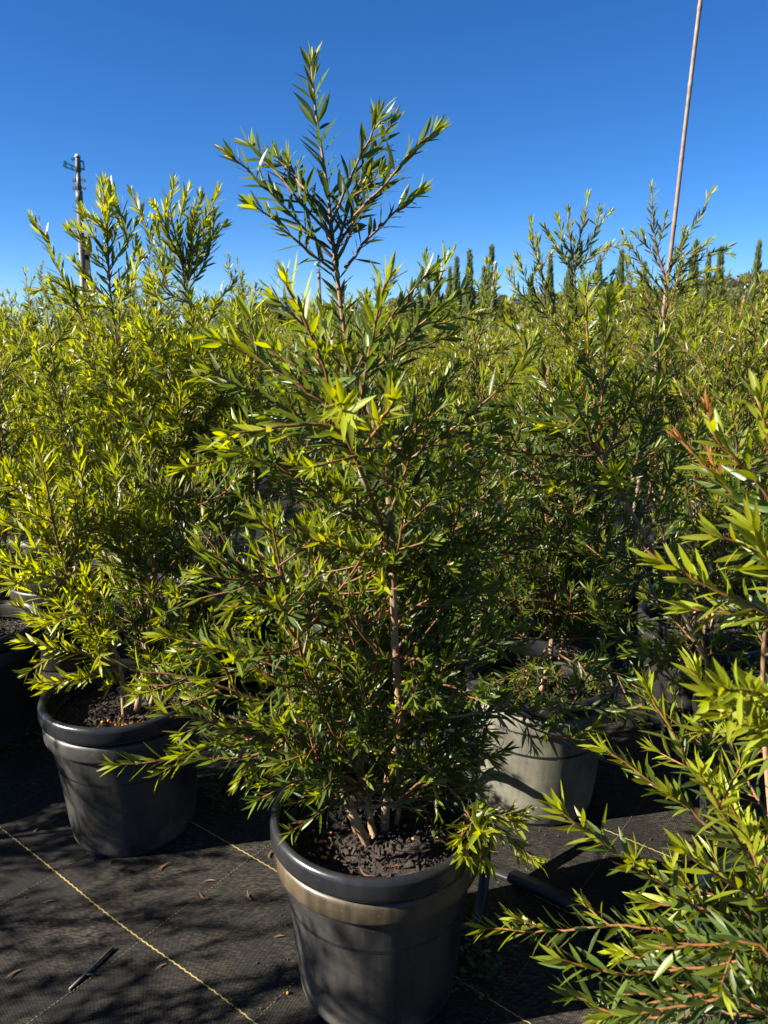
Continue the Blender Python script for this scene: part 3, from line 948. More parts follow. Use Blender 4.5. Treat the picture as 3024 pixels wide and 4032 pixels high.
# ---- shrub leaning in from beyond the right edge
S5X, S5Y = .92, 1.62
pot(S5X, S5Y, 'plain', 'black nursery pot holding the shrub whose bare stem leans left', rot=3.2)
s = Shrub(37)
_, a = s.trunk([(S5X, S5Y, .29)] + px([(1640, 1690), (1580, 1560), (1512, 1403), (1457, 1284), (1396, 1162), (1360, 1101), (1335, 1064), (1292, 984)], S5Y - .02, S5Y - .12), .0085, .0036, 1., .6)
Yq = S5Y - .12
for q, y1, yg, tw in (([(1292, 984), (1297, 894), (1306, 791), (1311, 700), (1316, 655)], -.05, .6, 0), ([(1283, 974), (1217, 885), (1170, 814), (1132, 744), (1099, 685)], -.02, .6, 1),
                      ([(1292, 979), (1262, 915), (1245, 880), (1226, 835)], -.16, .75, 0), ([(1283, 984), (1184, 984), (1090, 970), (1000, 960)], -.10, .5, 1),
                      ([(1290, 930), (1280, 840), (1269, 753), (1264, 632)], .02, .5, 0), ([(1350, 1080), (1335, 1050), (1320, 1020)], -.18, .7, 0),
                      ([(1358, 1060), (1386, 960), (1405, 890), (1419, 838)], .0, .35, 2), ([(1300, 1000), (1350, 900), (1380, 820), (1430, 740)], .06, .35, 2),
                      ([(1290, 1000), (1200, 930), (1120, 900), (1040, 880)], .06, .25, 3), ([(1330, 1060), (1240, 1040), (1150, 1030), (1110, 1060)], -.04, .4, 2),
                      ([(1396, 1162), (1430, 1080), (1450, 1010), (1470, 940)], .03, .3, 2), ([(1440, 1250), (1400, 1240), (1370, 1260), (1340, 1300)], -.08, .2, 2)):
    s.limb(px(q, Yq, Yq + y1), .0030, .0016, .08, .0085, .062, yg, tw, (.05, .1), age=.25)
s.fill(a, 18, .16, .32, .1, .75, 3, .055, .0095, .2)
build_near(s, (S5X, S5Y, .30), 'bottlebrush shrub with a bare tan stem leaning over to a fan of reddish shoots')

# ---- near shrub at the right, its branches reach over the gap
S4X, S4Y = .64, .93
pot(S4X, S4Y, 'plain', 'black nursery pot half lit under the lowest leafy branches, dusty on its sunny side', rot=1.1)
s = Shrub(41)
_, a = s.trunk([(S4X, S4Y, .29), (S4X - .01, S4Y + .02, .55), (S4X + .01, S4Y + .03, .8), (S4X + .0, S4Y + .02, 1.05)], .009, .003, 1., .3)
_, b = s.trunk([(S4X - .03, S4Y + .03, .29), (S4X - .06, S4Y + .08, .5), (S4X - .07, S4Y + .14, .72), (S4X - .06, S4Y + .17, .95)], .006, .0022, 1., .2)
R4 = ((S4X - .02, S4Y), (S4X - .05, S4Y + .08))
spec = [  # pixels from base to tip, distance at base and tip, youth, twigs, bud
    ([(1680, 2060), (1574, 2003), (1453, 1926), (1372, 1874), (1279, 1801), (1208, 1748)], .86, .84, .5, 2, 0),
    ([(1700, 2030), (1534, 2019), (1392, 2005), (1287, 2001), (1182, 2011), (1045, 2005)], 1.02, 1.08, .45, 4, 0),
    ([(1690, 2060), (1590, 2080), (1473, 2096), (1311, 2100), (1205, 2070)], .78, .80, .25, 2, 0),
    ([(1680, 1900), (1586, 1805), (1546, 1724), (1511, 1668)], .86, .84, .65, 2, 0),
    ([(1640, 1880), (1534, 1789), (1489, 1748), (1433, 1712), (1372, 1663), (1303, 1618)], 1.0, 1.06, .45, 2, 0),
    ([(1620, 1830), (1580, 1780), (1493, 1659), (1441, 1562), (1400, 1490)], .98, 1.02, .5, 1, 0),
    ([(1690, 2180), (1500, 2190), (1340, 2190), (1235, 2150)], .80, .84, .1, 2, 0),
    ([(1700, 1510), (1640, 1500), (1565, 1488)], .84, .70, .9, 1, 0),
    ([(1700, 1110), (1629, 1028), (1580, 985), (1546, 948), (1528, 880)], .86, .84, .6, 0, 1),
    ([(1660, 1160), (1580, 1070), (1519, 1006), (1488, 976), (1463, 945)], .98, 1.0, .4, 0, 1),
    ([(1640, 1150), (1571, 1055), (1549, 1015), (1537, 986)], .95, .96, .4, 0, 1),
    ([(1710, 1345), (1595, 1297), (1525, 1263), (1473, 1238), (1422, 1216)], .88, .88, .7, 0, 0),
    ([(1710, 1250), (1659, 1214), (1604, 1177), (1550, 1158)], .84, .82, .7, 0, 0),
    ([(1710, 1350), (1640, 1330), (1549, 1321), (1490, 1316)], .92, .92, .55, 1, 0),
    ([(1700, 1650), (1620, 1580), (1560, 1540), (1500, 1450)], .98, .98, .5, 3, 0),
    ([(1700, 2080), (1600, 1960), (1530, 1930), (1440, 1900)], .92, .96, .4, 3, 0),
    ([(1700, 2150), (1560, 2110), (1440, 2140), (1330, 2150)], .88, .9, .15, 3, 0),
    ([(1700, 1000), (1660, 960), (1650, 900), (1640, 860)], .86, .84, .6, 0, 0),
    ([(1720, 2000), (1640, 1940), (1560, 1900), (1480, 1840)], .80, .78, .6, 3, 0),
    ([(1700, 2060), (1600, 1990), (1500, 1960), (1400, 1950)], .90, .92, .6, 3, 0),
    ([(1700, 2120), (1580, 2060), (1460, 2040), (1340, 2060)], .84, .86, .4, 3, 0),
    ([(1700, 2190), (1560, 2150), (1440, 2160), (1300, 2200)], .76, .76, .3, 3, 0),
    ([(1700, 1900), (1640, 1840), (1590, 1760), (1560, 1690)], .90, .88, .8, 2, 0),
    ([(1700, 1600), (1640, 1560), (1590, 1510), (1540, 1500)], .84, .74, 1., 1, 0),
    ([(1720, 2120), (1640, 2040), (1540, 2040), (1420, 2050)], .74, .74, .3, 3, 0),
    ([(1720, 2200), (1600, 2160), (1500, 2170), (1380, 2190)], .72, .72, .1, 3, 0),
    ([(1720, 1280), (1680, 1240), (1650, 1190), (1630, 1140)], .80, .78, .8, 1, 0),
]
for q, y0, y1, yg, tw, bud in spec:
    pts = px(q, y0, y1)
    # run each branch back to the nearest stem
    st = a if y0 < .95 else b
    j = int(np.argmin(np.linalg.norm(st - (pts[0] - np.array((0, 0, .06))), axis=1)))
    s.limb([st[j]] + pts, .0032, .0016, .22, .0084, .056, yg * 1.1, tw, (.05, .09), age=.35, bud=bool(bud))
s.fill(a, 6, .12, .2, .15, .8, 2, .05, .010, .3, bias=(1.2, .2, 0))
s.fill(b, 5, .12, .2, .15, .8, 2, .05, .010, .3, bias=(.9, .6, 0))
build_near(s, (S4X, S4Y, .30), 'bottlebrush shrub with lush lime branches and orange bud tips, reaching over the half-lit pot')


# ---- shrub in the dusty pale pot, in the shade of its neighbours
S3X, S3Y = .40, 1.82
pot(S3X, S3Y, 'pale', 'dusty grey-brown nursery pot, sunlit, crossed by a dark curved shadow', rot=.2)
s = Shrub(53)
for dx, dy, q in ((.0, .0, [(1190, 1400), (1192, 1260), (1180, 1120), (1160, 980)]), (.03, .02, [(1215, 1400), (1230, 1250), (1260, 1100), (1290, 960)]),
                  (-.03, .0, [(1140, 1400), (1110, 1290), (1070, 1150), (1040, 1000)])):
    _, a = s.trunk([(S3X + dx, S3Y + dy, .29)] + px(q, S3Y + dy, S3Y + dy + .08), .008, .002, .9, .1)
    s.leaves(s.nb - 1, a, .6, 1, .009, .05, .1)
    s.fill(a, 20, .18, .36, .2, .97, 5, .048, .009, .10)
for q, y1 in (([(1180, 1420), (1120, 1450), (1060, 1480), (1010, 1520)], -.16), ([(1190, 1420), (1200, 1460), (1210, 1500), (1200, 1545)], -.22), ([(1200, 1400), (1280, 1430), (1350, 1470), (1400, 1520)], -.12),
              ([(1180, 1400), (1150, 1450), (1130, 1490), (1110, 1530)], -.2), ([(1200, 1380), (1290, 1380), (1370, 1400), (1440, 1440)], .0), ([(1170, 1380), (1090, 1380), (1020, 1400), (960, 1430)], -.05),
              ([(1200, 1410), (1260, 1450), (1300, 1500), (1330, 1540)], -.18), ([(1185, 1300), (1120, 1300), (1060, 1320), (1000, 1350)], -.1), ([(1200, 1330), (1280, 1310), (1350, 1330), (1400, 1350)], -.08)):
    s.limb(px(q, S3Y - .03, S3Y + y1), .0028, .0015, .1, .0085, .050, .12, 6, (.06, .12), age=.5, up=.1)
build_near(s, (S3X, S3Y, .30), 'shaded dark green bottlebrush shrub with three orange-brown stems in the dusty grey-brown pot')


# ---- shrubs of the second row whose tops stand against the sky
def sky_shrub(seed, X0, Y0, stem_px, limbs, label, young, potlabel, ll=.052, kind='far', body=24, body_top=.70):
    pot(X0, Y0, kind, potlabel)
    s = Shrub(seed)
    pts = px(stem_px, Y0, Y0)
    _, a = s.trunk([(X0, Y0, .29)] + pts, .009, .0018, 1., .1)
    s.leaves(s.nb - 1, a, .72, 1, .008, ll, young)
    for q in limbs:
        s.limb(px(q, Y0, Y0 + s.rs.uniform(-.08, .08)), .0024, .0014, .1, .0078, ll, young, s.rs.randint(0, 2), (.05, .09), age=.3, spread=.68)
    s.fill(a, body, .22, .40, .12, body_top, 5, ll * .95, .0088, young * .75, ang=(30, 60))
    for k in range(2):
        az = s.rs.uniform(0, 6.28)
        q = s.path((X0 + .03 * math.cos(az), Y0 + .03 * math.sin(az), .29), (math.cos(az) * .25, math.sin(az) * .25, 1), s.rs.uniform(.75, .95), .15)
        b = s.new_branch('stem'); s.wood(b, q, .007, .002, 1., .2)
        s.leaves(b, q, .6, 1, .009, ll, young)
        s.fill(q, 14, .2, .34, .2, .97, 4, ll * .95, .009, young * .7, ang=(30, 60))
    build_near(s, (X0, Y0, .30), label)


def z2(*z): return [(a * .3637, 301.7 + b * .3637) for a, b in z]
def z3(*z): return [(877.8 + a * .4709, 329.2 + b * .4709) for a, b in z]


sky_shrub(61, -.82, 2.42, [(290, 1200), (275, 1000), (262, 850)] + z2((700, 1270), (680, 1100), (650, 850), (640, 620), (610, 270)),
          [z2((650, 780), (610, 660), (540, 540), (490, 430)), z2((645, 800), (560, 690), (480, 600), (420, 545)), z2((650, 950), (560, 870), (480, 780), (440, 725)),
           z2((640, 620), (640, 500), (650, 400), (650, 340)), z2((650, 780), (720, 660), (770, 580), (805, 510)), z2((660, 880), (740, 800), (790, 720), (810, 610)),
           z2((680, 1000), (760, 900), (800, 800), (830, 700)), z2((620, 480), (600, 400), (590, 330)), z2((645, 650), (690, 560), (700, 480), (690, 400)),
           z2((650, 1000), (560, 980), (480, 930), (420, 890)), z2((700, 1250), (600, 1180), (530, 1100), (480, 1040)), z2((640, 560), (560, 480), (500, 440)),
           z2((760, 640), (740, 500), (690, 370), (650, 280)), z2((500, 1100), (430, 920), (350, 770), (270, 600), (205, 490)), z2((480, 1040), (380, 960), (290, 880), (220, 900)),
           z2((480, 1000), (400, 900), (340, 850), (310, 840))],
          'bottlebrush shrub with one tall golden-tipped shoot rising beside the sprinkler post', .75, 'black nursery pot under the shrub beside the sprinkler post', .060, body_top=.60)
sky_shrub(67, -.50, 2.60, [(480, 1200), (470, 1000), (455, 850)] + z2((1200, 1170), (1150, 1000), (1095, 860), (1080, 720), (1040, 560), (1010, 420), (1030, 260)),
          [z2((1090, 760), (1060, 600), (1080, 420), (1115, 300)), z2((1090, 780), (1120, 620), (1160, 470), (1190, 350)), z2((1100, 760), (1180, 580), (1240, 430), (1290, 320)),
           z2((1100, 800), (1190, 680), (1260, 590), (1325, 520)), z2((1085, 740), (1030, 640), (980, 560), (955, 500)), z2((1000, 880), (950, 720), (870, 520), (785, 320)),
           z2((1120, 900), (1200, 760), (1250, 640), (1250, 500)), z2((1090, 800), (1020, 740), (960, 640), (920, 500)), z2((1100, 880), (1160, 750), (1200, 620), (1210, 520)),
           z2((1060, 700), (1000, 560), (980, 470), (985, 410)), z2((1150, 1000), (1080, 950), (980, 900), (900, 800)), z2((1000, 1000), (930, 940), (880, 900), (870, 850)),
           z2((1200, 1150), (1260, 1050), (1300, 950), (1380, 860)), z2((1110, 880), (1130, 700), (1150, 560), (1145, 470))],
          'bottlebrush shrub topped by a broad fan of golden-tipped shoots against the sky', .75, 'black nursery pot under the shrub with the broad golden fan', .060, body_top=.60)
sky_shrub(71, .62, 2.62, [(1240, 1150), (1235, 1000), (1240, 850), (1246, 720)] + z3((775, 640), (765, 480), (745, 360), (742, 275)),
          [z3((770, 500), (790, 420), (815, 300), (832, 205)), z3((765, 480), (720, 400), (695, 310)), z3((770, 520), (840, 420), (890, 330), (928, 285)),
           z3((775, 540), (840, 490), (890, 450), (930, 425)), z3((765, 560), (710, 470), (670, 400), (640, 355)), z3((640, 700), (620, 560), (590, 450), (572, 320)),
           z3((640, 720), (570, 620), (530, 540), (510, 490)), z3((700, 800), (560, 680), (500, 620), (470, 560)), z3((770, 560), (790, 480), (800, 440)),
           z3((690, 740), (640, 600), (610, 500), (600, 400)), z3((770, 640), (850, 600), (900, 590), (940, 560))],
          'bottlebrush shrub ending in a loose bunch of thin upright shoots near the slim trees', .55, 'black nursery pot under the shrub with thin upright shoots', .048)
sky_shrub(79, 1.05, 2.95, [(1432, 1100), (1436, 950), (1438, 800), (1440, 700)] + z3((1190, 590), (1150, 450), (1130, 300), (1125, 160)),
          [z3((1190, 600), (1250, 450), (1330, 320), (1400, 185)), z3((1180, 640), (1100, 540), (1040, 450), (990, 375)), z3((1200, 600), (1300, 520), (1390, 470), (1480, 432)),
           z3((1195, 600), (1280, 510), (1340, 450), (1390, 410)), z3((1185, 580), (1150, 500), (1100, 420), (1080, 370)), z3((1190, 560), (1230, 480), (1260, 420), (1275, 375)),
           z3((1180, 700), (1100, 600), (1050, 540), (1020, 500)), z3((1210, 640), (1290, 580), (1340, 560), (1400, 540)), z3((1150, 450), (1180, 350), (1190, 290)),
           z3((1190, 720), (1270, 640), (1330, 600), (1420, 600))],
          'bottlebrush shrub whose forked sparse top screens the foot of the bamboo cane', .45, 'black nursery pot under the forked sparse shrub by the cane', .048)

finish_near()

# ---------------------------------------------------------------- the rows behind
def row_shrub(seed, h, young, spread=1., nf=15, ntw=3, ns=4):
    s = Shrub(seed)
    for k in range(ns):
        az = k * 1.57 + s.rs.uniform(-.5, .5)
        ln = (h - .30) * (1. if k == 0 else s.rs.uniform(.72, .93))
        t = .05 if k == 0 else s.rs.uniform(.15, .32) * spread
        q = s.path((.04 * math.cos(az), .04 * math.sin(az), .0), (math.cos(az) * t, math.sin(az) * t, 1), ln, .12)
        b = s.new_branch('stem'); s.wood(b, q, .008, .002, 1., .2)
        s.leaves(b, q, .5, 1, .010, .055, young)
        s.fill(q, nf, .16, .40, .12, .99, ntw, .056, .0125, young, ang=(28, 62), up=.45, tl=(.06, .14))
    A = s.pack()
    v, f, t, q = leaf_geo(A[1], A[2], A[3], A[4], A[5], A[6], A[7], LO)
    fol = quads_mesh('row_foliage', v, f, M_LEAFB, True, {'tone': t, 'rnd': q})
    wd = wood_mesh('row_stems', s.stems, 4, np.zeros(3))
    print('row shrub leaves', len(A[1]))
    return wd, fol


ROW = [row_shrub(101, 1.40, .40), row_shrub(102, 1.26, .48, 1.1), row_shrub(103, 1.55, .36), row_shrub(104, 1.32, .6), row_shrub(105, 1.18, .44, 1.2)]
YEL = row_shrub(106, 1.25, 1.25)
SPARSE = row_shrub(107, 1.25, .5, 1., 8, 2, 3)


def place_row(v, x, y, rz, sc, label, group):
    o = link('bottlebrush_shrub', None, loc=(x, y, .30))
    o.empty_display_size = .1
    o.rotation_euler = (0, 0, rz); o.scale = (sc, sc, sc)
    tag(o, label, 'shrub', group)
    link('stems', v[0], o)
    fo = link('foliage', v[1], o); fo['kind'] = 'stuff'
    return o


rr = random.Random(5)
GROUP = 'bottlebrush shrubs massed in rows towards the slim trees'
LAB = 'leafy bottlebrush shrub merging with its neighbours in the rows before the slim trees'
taken = [(S0X, S0Y), (S1X, S1Y), (S5X, S5Y), (S4X, S4Y), (S3X, S3Y), (-.82, 2.42), (-.50, 2.60), (.62, 2.62), (1.05, 2.95)]


def free(x, y, d=.42): return all((x - a) ** 2 + (y - b) ** 2 > d * d for a, b in taken)


MARKS = [(-.62, 'left of the riser tied to a steel post'), (-.395, 'around the riser tied to a steel post'), (-.25, 'below the broad golden fan of shoots'), (-.085, 'around the short riser behind the tallest shrub'),
         (.07, 'between the tallest shrub and the slim grey riser'), (.145, 'around the slim grey riser before the conifers'), (.26, 'behind the shrub with thin upright shoots'), (.37, 'around the foot of the bamboo cane'), (.47, 'around the rust-coloured riser'), (.62, 'beside the thickest slim conifer')]


def row_label(x, y):
    k = min(MARKS, key=lambda m: abs(m[0] - x / y))[1]
    d = 'nearer row' if y < 5 else 'middle row' if y < 9 else 'farthest row'
    return 'leafy bottlebrush shrub in the ' + d + ', ' + k


def canopy(x, y, v, sc, label=LAB, group=GROUP, withpot=None, potgroup='plain black pots half hidden under the back rows'):
    place_row(v, x, y, rr.uniform(0, 6.28), sc, row_label(x, y) if label == LAB else label, group)
    taken.append((x, y))
    if withpot: pot(x, y, 'far', withpot, potgroup)


PL = 'plain black nursery pot half hidden among the shaded stems of the back rows'
canopy(-1.22, 2.15, ROW[3], .92, 'bottlebrush shrub growing from the unlit black pot beside the low bushy shrub', 'single shrubs', 'unlit black nursery pot standing beside the pot with orange granules', 'single pots')
canopy(-.05, 2.25, ROW[4], .82, 'dark leafy bottlebrush shrub directly behind the tallest spindly shrub', 'single shrubs', PL)
canopy(.33, 2.75, ROW[0], .85, LAB, GROUP, PL)
canopy(.05, 3.0, ROW[1], .88, LAB, GROUP, PL)
canopy(1.35, 2.25, ROW[2], .86, LAB, GROUP, PL)
canopy(-1.55, 2.85, ROW[1], .98, LAB, GROUP, PL)
canopy(.98, 2.22, ROW[0], .82, 'dark leafy bottlebrush shrub right behind the bare tan leaning stem', 'single shrubs', PL)
canopy(-1.17, 2.68, ROW[1], .80, LAB, GROUP, PL)
canopy(-1.0, 3.2, ROW[0], .95, LAB, GROUP, PL)
canopy(-.12, 3.6, ROW[3], .88, LAB, GROUP, None)
yy = 3.15
row = 0
while yy < 13.5:
    half = yy * .56 + .5
    x = -half + rr.uniform(0, .5)
    while x < half:
        px_, py_ = x + rr.uniform(-.12, .12), yy + rr.uniform(-.14, .14)
        if free(px_, py_, .5 if yy < 5 else .45):
            v = rr.choice(ROW + [ROW[3]])
            yel = (px_ < -.42 * py_ and rr.random() < .35) or (px_ > .42 * py_ and 3.6 < py_ < 8 and rr.random() < .35)
            mid = abs(px_ / py_ - .05) < .12
            sc = rr.uniform(.78, 1.06) * (.92 if mid else 1.) * (1 if yy < 6 else 1.02)
            if px_ < -.2 * py_: sc *= 1.08
            if yel:
                canopy(px_, py_, YEL, sc * .95, 'bottlebrush shrub with a mass of golden yellow new leaves in the back rows', 'golden shrubs in the back rows')
            else:
                canopy(px_, py_, v, sc, withpot=PL if yy < 3.4 else None)
        x += rr.uniform(.62, .82) if yy < 8 else rr.uniform(.8, 1.1)
    yy += .74 if yy < 7 else .95
# shrubs just off the left side of the view: they throw the leafy shade on mat and pots
SH = 'bottlebrush shrub in the row across the aisle, throwing its leafy shade over the mat'
for x, y, v, sc in ((-1.95, 1.42, SPARSE, 1.0), (-2.15, .98, SPARSE, .9), (-1.85, .50, SPARSE, .98), (-2.25, 1.95, SPARSE, .95), (-2.02, .70, SPARSE, 1.12), (-1.62, 1.72, SPARSE, .85), (-2.5, 1.3, ROW[1], 1.0), (-2.3, .2, ROW[1], .95)):
    place_row(v, x, y, rr.uniform(0, 6), sc, SH, 'shrubs across the aisle')
    pot(x, y, 'far', 'black nursery pot in the row across the aisle from the bare mat', 'pots across the aisle')
SH = 'unseen bottlebrush shrub added behind the photographer to block skylight, beside the lush lime branches'  # unseen shrubs added behind and right of the camera to cut the skylight
for x, y, v in ((1.30, .55, ROW[2]), (1.55, 1.15, ROW[3]), (1.25, -.15, ROW[0]), (.75, -.55, ROW[1]), (.15, -.85, ROW[4]), (-.5, -.95, ROW[0]), (1.9, .3, ROW[1])):
    place_row(v, x, y, rr.uniform(0, 6), .98, SH, 'unseen added shrubs behind the photographer')
    pot(x, y, 'far', 'unseen black nursery pot under the added shrubs behind the photographer', 'unseen added pots behind the photographer')


# ---------------------------------------------------------------- slim trees, far trees
def cypress(seed, h=3.6, rmax=.26):
    rs = np.random.RandomState(seed)
    n = 5200
    z = h * (1 - np.sqrt(rs.rand(n)) * .97)
    z = np.where(rs.rand(n) < .25, rs.uniform(.5 * h, h, n), z)
    prof = np.interp(z / h, [0, .06, .2, .45, .7, .86, 1], [.5, .85, 1, .80, .43, .18, .0])
    az = rs.uniform(0, 6.283, n)
    lump = 1 + .18 * np.sin(3 * az + z * 7 + seed) + .12 * np.sin(5 * az - z * 11)
    r = rmax * prof * lump * np.sqrt(rs.uniform(.25, 1, n))
    pos = np.stack([r * np.cos(az), r * np.sin(az), z + .25], 1)
    D = np.stack([np.cos(az) * .22, np.sin(az) * .22, np.ones(n)], 1) + rs.normal(0, .13, (n, 3))
    D /= np.linalg.norm(D, axis=1, keepdims=True)
    Nn = np.stack([np.cos(az), np.sin(az), .2 * np.ones(n)], 1) + rs.normal(0, .6, (n, 3))
    Nn -= (Nn * D).sum(1, keepdims=True) * D; Nn /= np.linalg.norm(Nn, axis=1, keepdims=True)
    ln = rs.uniform(.12, .26, n)
    tone = np.clip(rs.normal(.62, .2, n), .15, 1)
    v, f, t, q = leaf_geo(pos, D, Nn, ln, tone, rs.rand(n), np.zeros(n, int), [leaf_template((0, .4, 1), (.3, 1, .1), .20, .05, .3)])
    tp = np.array([(0, 0, 0), (.01, 0, h * .5), (0, 0, h * .97)])
    tv, tf = tube(tp, [.04, .025, .006], 6)
    return quads_mesh('slim_trunk', tv, tf, M_TRUNK), quads_mesh('slim_crown', v, f, M_CYP, True, {'tone': t, 'rnd': q})


CY = [cypress(1), cypress(2, 3.6, .21), cypress(3, 3.6, .30)]


def tree(name, meshes, x, y, sc, sxy, label, group, cat='tree', rz=0):
    o = link(name, None, loc=(x, y, 0))
    o.rotation_euler = (0, 0, rz); o.scale = (sc * sxy, sc * sxy, sc)
    tag(o, label, cat, group)
    link('trunk', meshes[0], o); link('crown', meshes[1], o)
    return o


# display pixel of each tip and distance
slim = [(925, 592, 27), (944, 588, 25), (972, 586, 27), (987, 565, 24), (1015, 549, 22), (1045, 585, 24), (1062, 541, 21), (1148, 600, 25), (1190, 556, 23),
        (1232, 560, 24), (1296, 562, 23), (1343, 552, 23), (1392, 575, 25), (1503, 530, 20), (1532, 555, 22), (1558, 545, 20), (1640, 530, 17)]
for k, (x, y, Yd) in enumerate(slim):
    p = at(x, y, Yd)
    sc = p[2] / 3.85
    tree('slim_conifer', CY[k % 3], p[0], Yd, sc, rr.uniform(.85, 1.15) / sc ** .3, 'slim columnar conifer with feathery pointed tip in the line beyond the shrubs',
         'slim conifers beyond the shrubs', rz=k * 1.7)


def gum(seed, h=8., wd=3.6):
    rs = np.random.RandomState(seed)
    nc = 34
    cz = h * rs.uniform(.3, .95, nc)
    ca = rs.uniform(0, 6.28, nc)
    cr = wd * np.sqrt(rs.rand(nc)) * np.interp(cz / h, [.25, .5, .8, 1], [.75, 1, .85, .35])
    cen = np.stack([cr * np.cos(ca), cr * np.sin(ca), cz], 1)
    k = rs.randint(0, nc, 9000)
    rad_ = rs.uniform(.55, 1.15, nc)
    dirs = rs.normal(size=(9000, 3)); dirs /= np.linalg.norm(dirs, axis=1, keepdims=True)
    pos = cen[k] + dirs * (rad_[k] * rs.uniform(.35, 1, 9000) ** .6)[:, None] * np.array((1, 1, .7))
    D = dirs + np.array((0, 0, -.3)) + rs.normal(0, .5, (9000, 3)); D /= np.linalg.norm(D, axis=1, keepdims=True)
    Nn = rs.normal(size=(9000, 3)) + dirs; Nn -= (Nn * D).sum(1, keepdims=True) * D; Nn /= np.linalg.norm(Nn, axis=1, keepdims=True)
    tone = np.clip(.65 - .3 * dirs[:, 2] * 0 + rs.normal(0, .18, 9000) + (rs.rand(nc) * .3 - .15)[k], .15, 1)
    v, f, t, q = leaf_geo(pos, D, Nn, rs.uniform(.22, .42, 9000), tone, rs.rand(9000), np.zeros(9000, int), [leaf_template((0, .45, 1), (.3, 1, .1), .5, .05, .3)])
    VV, FF, base = [], [], 0
    limbs = [np.array([(0, 0, 0), (.1, 0, h * .3), (.0, .1, h * .6), (.1, 0, h * .85)])] + [np.array([(0, 0, h * .22), cen[i] * np.array((.5, .5, .75)), cen[i]]) for i in range(0, nc, 3)]
    for j, l in enumerate(limbs):
        r0 = .2 if j == 0 else .08
        tv, tf = tube(spline(l, .8), np.linspace(r0, .03, len(spline(l, .8))), 6)
        VV.append(tv); FF.append(tf + base); base += len(tv)
    return quads_mesh('gum_trunk', np.concatenate(VV), np.concatenate(FF), M_TRUNK), quads_mesh('gum_crown', v, f, M_GUM, True, {'tone': t, 'rnd': q})


GM = [gum(1), gum(2, 8, 4.2), gum(3, 8, 3.2)]
far = [(600, 640, 90), (640, 660, 110), (700, 655, 120), (765, 655, 115), (800, 648, 100), (850, 640, 110), (893, 640, 95), (940, 628, 100), (975, 628, 90), (1030, 625, 95), (1090, 625, 100),
       (1140, 632, 110), (1200, 628, 105), (1270, 622, 95), (1340, 620, 90), (1400, 615, 85), (1450, 612, 80), (1500, 600, 75), (1545, 592, 70), (1590, 590, 62), (1630, 580, 60), (1690, 575, 58),
       (510, 655, 95), (560, 650, 100)]
for k, (x, y, Yd) in enumerate(far):
    p = at(x, y, Yd)
    sc = p[2] / 8.3
    tree('gum_tree', GM[k % 3], p[0], Yd, sc, 1.25, 'rounded olive-brown gum tree in the distant tree line', 'gum trees in the distant tree line', rz=k * 2.1)


# ---------------------------------------------------------------- sprinkler posts, cane
def simple_tube(name, pts, r, mat, parent=None, sides=12, r1=None):
    pts = np.asarray(pts, float)
    v, f = tube(pts, np.linspace(r, r1 if r1 is not None else r, len(pts)), sides)
    n = len(v)
    V = [tuple(q) for q in v]; F = [tuple(q) for q in f]
    F.append(tuple(range(sides - 1, -1, -1))); F.append(tuple(range(n - sides, n)))
    me = py_mesh(name, V, F, mat)
    me.polygons.foreach_set('use_smooth', [True] * (len(F) - 2) + [False, False])
    return link(name, me, parent)


def box_mesh(name, cx, cy, cz, sx_, sy_, sz_, mat, R=None):
    V = []
    for a in (-.5, .5):
        for b in (-.5, .5):
            for c in (-.5, .5):
                q = Vector((a * sx_, b * sy_, c * sz_))
                if R: q = R @ q
                V.append(q + Vector((cx, cy, cz)))
    F = [(0, 1, 3, 2), (4, 6, 7, 5), (0, 4, 5, 1), (2, 3, 7, 6), (0, 2, 6, 4), (1, 5, 7, 3)]
    return V, F


def multi(name, parts, mat, parent):
    V, F = [], []
    for v, f in parts:
        b = len(V); V += [tuple(q) for q in v]; F += [tuple(b + i for i in g) for g in f]
    return link(name, py_mesh(name, V, F, mat), parent)


